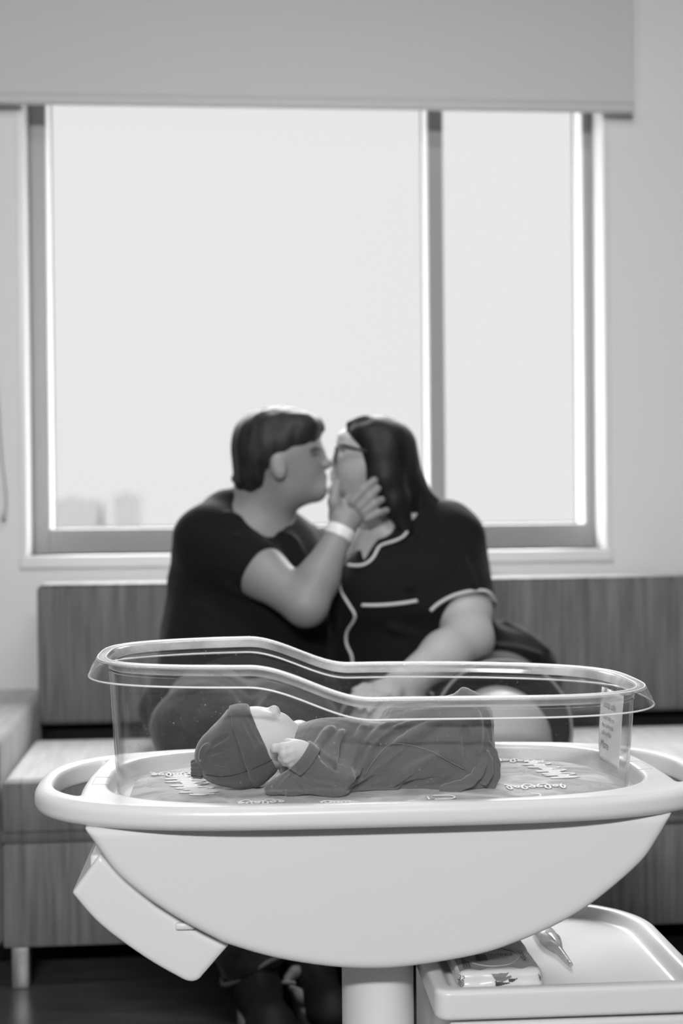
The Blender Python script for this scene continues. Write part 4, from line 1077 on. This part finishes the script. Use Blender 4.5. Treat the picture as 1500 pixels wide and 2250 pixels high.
# hat
ht = Field((-.285, -.125, .64), (-.125, .015, .785), .0013)
def hat(f, e):
    A_, B_ = b(534, 1636), b(480, 1662); L_ = np.linalg.norm(B_ - A_)
    def fn(X, Y, Z):
        y = (Y - YB) * 1.10
        ab = B_ - A_; t = np.clip(((X - A_[0]) * ab[0] + (Z - A_[2]) * ab[2]) / (ab[0] ** 2 + ab[2] ** 2), 0, 1)
        d = np.sqrt((X - A_[0] - t * ab[0]) ** 2 + y ** 2 + (Z - A_[2] - t * ab[2]) ** 2) - (.0555 + e - (.0555 - .0335) * t)
        return d * .95
    f.op(fn, (-.28, -.12, .64), (-.12, .012, .78), .01); f.ell(b(522, 1660), (.052 + e, .048 + e, .046 + e), .02)
hat(ht, 0)
for a_, r_ in ((-.9, .002), (-.3, .0025), (.35, .0022), (.9, .002)):
    p0 = b(452 + 4 * a_, 1672, YB) + np.array([0, .020 * a_, 0]); fold(ht, [(446, 1668 + 14 * a_), (470, 1660 + 30 * a_), (500, 1655 + 42 * a_)], r_, .006, 's')
fold(ht, [(443, 1668), (450, 1648), (458, 1640)], .004, .008); fold(ht, [(441, 1672), (446, 1650), (452, 1636)], .0022, .004, 's')
fold(ht, [(530, 1590), (545, 1620), (552, 1660)], .002, .01, 's'); fold(ht, [(515, 1600), (535, 1650), (545, 1700)], .002, .012, 's')
ht.noise(.0006, (70, 70, 70), 61, 8)
n2 = np.array([.909, 0, .416]); n1 = np.array([.955, 0, .296])
ht.plane_cut(b(545, 1549), n2, .003); ht.plane_cut((0, 0, .6425), (0, 0, -1), .002)
link('hat', ht.mesh(1), M_hat, ba)
hb = Field((-.24, -.125, .64), (-.125, .015, .785), .0013); hat(hb, .0028); hb.plane_cut(b(546, 1549), n2, .003); hb.plane_cut(b(506, 1566), -n1, .003); hb.noise(.0006, (90, 90, 90), 62, 8)
hb.plane_cut((0, 0, .6425), (0, 0, -1), .002)
for pts in ([(535, 1580), (552, 1612), (562, 1640)], [(545, 1572), (560, 1600), (575, 1630)]): fold(hb, pts, .0016, .006, 's')
link('hat_band', hb.mesh(1), M_hat, ba)
link('hat_seam', join([tube(on(ht, [(452, 1702), (480, 1706), (515, 1703), (545, 1692), (556, 1686)], .0004), .0007, 6)]), M_stitch, ba)
link('hat_seam', join([tube(on(hb, [(553, 1690), (575, 1680), (592, 1672), (599, 1668)], .0004), .0007, 6)]), M_stitch, ba)
kf = Field(b(405, 1725, YB) - [.004, .035, .004], b(470, 1650, YB) + [.004, .035, .004], .0009)
for i, (dy, z0) in enumerate(((-.016, 1698), (-.019, 1690), (-.016, 1681), (-.008, 1674), (.004, 1674), (.012, 1680), (-.009, 1703), (.004, 1704))):
    kf.chain([b(458, 1690 + (z0 - 1690) * .5, YB + dy * .5), b(440, z0, YB + dy), b(424, 1689 + (z0 - 1689) * .95, YB + dy * .9)], [.0036, .0046, .0036], .0012)
kf.plane_cut((0, 0, .6425), (0, 0, -1), .002)
link('hat_knot', kf.mesh(1), M_hat, ba)
# ============================================================ things on the cabinet lid
ZP = .3792
wp = thing('wipes_package', 'printed soft pack of baby wipes on the cabinet lid', 'wipes pack', CART, (.155, -.08, ZP))
wf = Field((.085, -.19, .374), (.228, .05, .43), .0013)
wf.rbox((.1555, -.073, ZP + .0140), (.0585, .100, .0138), .009, .004)
wf.rbox((.1555, -.172, ZP + .004), (.055, .010, .0030), .002, .010)
wf.noise(.0011, (50, 50, 50), 71, 8); wf.noise(.0005, (160, 160, 160), 72, 8)
wf.plane_cut((0, 0, ZP), (0, 0, -1), .001)
M_packw = mat('pack_film_white', .74, .28, .5)
M_packg = mat('pack_film_grey', .30, .35, .5)
M_inkd = mat('ink_dark', .06, .5); M_inkm = mat('ink_mid', .20, .5)
link('film', wf.mesh(1), M_packw, wp)
def on_pack(px, py, lift=.0006): return wf.hit(px, py, -.24, .1, frame=CART, lift=lift)
def decal(pts, m, name, label=None, lift=.0007, sub=8):
    """thin printed patch following the film"""
    p = np.array(pts, float); x0, y0 = p.min(0); x1, y1 = p.max(0); nx = max(2, int((x1 - x0) / 1.3)); ny = max(2, int((y1 - y0) / 1.3)); G_ = {}; vs = []; fs = []
    gx, gy = np.meshgrid(np.linspace(x0, x1, nx + 1), np.linspace(y0, y1, ny + 1), indexing='ij')
    ins = (poly_sd(p, gx, gy) < .3).astype(int)
    for i in range(nx + 1):
        for j in range(ny + 1): vs.append(on_pack(gx[i, j], gy[i, j], lift))
    for i in range(nx):
        for j in range(ny):
            if ins[i, j] + ins[i + 1, j] + ins[i, j + 1] + ins[i + 1, j + 1] >= 3: fs.append((i * (ny + 1) + j, i * (ny + 1) + j + 1, (i + 1) * (ny + 1) + j + 1, (i + 1) * (ny + 1) + j))
    me = mesh(vs, fs); bm = bmesh.new(); bm.from_mesh(me); bmesh.ops.delete(bm, geom=[v for v in bm.verts if not v.link_faces], context='VERTS'); bm.to_mesh(me); bm.free()
    o = link(name, me, m, wp)
    if label: o['label'] = label
    return o
# grey top panel of the pack in its own plan coordinates
ZT = ZP + .0347
def top_z(x, y, lift=.0006):
    i = int(round((x - wf.lo[0]) / wf.h)); j = int(round((y - wf.lo[1]) / wf.h)); i = min(max(i, 0), wf.n[0] - 1); j = min(max(j, 0), wf.n[1] - 1)
    col = wf.f[i, j]; k = np.nonzero(col < 0)[0]
    if not len(k): return ZP
    k = k[-1]; a_, c_ = col[k], col[min(k + 1, len(col) - 1)]; t = a_ / (a_ - c_) if a_ != c_ else 0
    return wf.ax[2][k] + t * wf.h + lift
def plan_patch(x0, x1, y0, y1, m, name, edge=None, n=40, lift=.0006, mask=None):
    vs = []; fs = []
    for i in range(n + 1):
        for j in range(n + 1):
            x = x0 + (x1 - x0) * i / n; ya = y0 + (edge(x) if edge else 0); y = ya + (y1 - ya) * j / n; vs.append((x, y, top_z(x, y, lift)))
    for i in range(n):
        for j in range(n):
            if mask and not mask(*vs[i * (n + 1) + j][:2]): continue
            fs.append((i * (n + 1) + j, (i + 1) * (n + 1) + j, (i + 1) * (n + 1) + j + 1, i * (n + 1) + j + 1))
    return link(name, mesh(vs, fs), m, wp)
plan_patch(.101, .210, -.160, .020, M_packg, 'top_print', edge=lambda x: .004 * math.sin(90 * x) + .003 * math.sin(230 * x), lift=.0005)
lidc = (.153, -.108)
link('lid_outline', join([tube([(lidc[0] + .040 * math.cos(t), lidc[1] + .043 * math.sin(t), top_z(lidc[0] + .040 * math.cos(t), lidc[1] + .043 * math.sin(t), .001)) for t in np.linspace(0, 2 * math.pi, 60, endpoint=False)], .0010, 6, closed=True)]), mat('pack_lid_grey', .38, .4), wp)
def top_text(s, size, x, y, m, name, ang=0, bold=0):
    c, d = math.cos(ang), math.sin(ang)
    vs, fs = text_mesh(s, size, lambda u, v: (x + u * c - v * d, y + u * d + v * c, top_z(x + u * c - v * d, y + u * d + v * c, .0014)))
    return link(name, mesh(vs, fs), m, wp, smooth=False)
top_text('WIPES', .013, .150, -.108, M_inkd, 'pack_lettering', 0)
top_text('sensitive', .008, .150, -.120, M_inkm, 'pack_lettering', 0)
top_text('natural care', .008, .165, -.082, M_inkm, 'pack_lettering', 0)
top_text('gentle baby', .006, .118, -.122, M_inkm, 'pack_lettering', 0)
plan_patch(.131, .147, -.125, -.102, M_inkd, 'pack_badge', n=8, lift=.0016)
top_text('HUGGIES', .0145, .1105, -.098, M_inkd, 'pack_lettering', -math.pi / 2 - .06)
top_text('HUGGIES', .0120, .2010, -.140, M_inkd, 'pack_lettering', math.pi / 2)
def front_text(s, size, px, py, m, ang=0):
    c, d = math.cos(ang), math.sin(ang); k = 1 / .00061
    vs, fs = text_mesh(s, size, lambda u, v: tuple(on_pack(px + (u * c - v * d) * k, py - (u * d + v * c) * k, .0010)))
    return link('pack_lettering', mesh(vs, fs), m, wp, smooth=False)
front_text('32', .010, 1004, 2152, M_inkd, -.25)
decal([(1079, 2140), (1118, 2137), (1108, 2150), (1090, 2156)], M_inkm, 'leaf_print'); decal([(1088, 2155), (1122, 2143), (1124, 2147), (1104, 2158)], M_inkm, 'leaf_print')
decal([(1087, 2156), (1118, 2159), (1124, 2160), (1089, 2168)], M_inkd, 'tent_print'); decal([(1116, 2151), (1138, 2149), (1126, 2158), (1118, 2158)], M_inkd, 'tent_print')
decal([(1007, 2150), (1017, 2158), (1012, 2170), (1006, 2162)], M_inkm, 'leaf_print'); decal([(1012, 2172), (1019, 2152), (1020, 2164)], M_inkm, 'leaf_print')
decal([(1182, 2140), (1188, 2146), (1188, 2156), (1184, 2150)], M_inkm, 'leaf_print')

sq = Field((.235, -.11, .374), (.31, .12, .405), .0013)
sq.ell((.267, .055, ZP + .0070), (.0165, .055, .0075), .01); sq.cap((.2680, .02, ZP + .0068), (.2735, -.085, ZP + .0048), .0085, .0036, .02)
sq.cap((.2725, -.070, ZP + .0055), (.2740, -.095, ZP + .0055), .0022, .0022, .001, 's')
sq.plane_cut((0, 0, ZP), (0, 0, -1), .001)
qt = thing('squeeze_tube', 'small clear plastic squeeze tube with pointed tip lying on the cabinet lid', 'squeeze tube', CART, (.268, .02, ZP))
link('tube_body', sq.mesh(1), clear_mat('clear_squeeze_plastic', ior=1.6, tint=.88, haze=.18, rough=.08), qt)
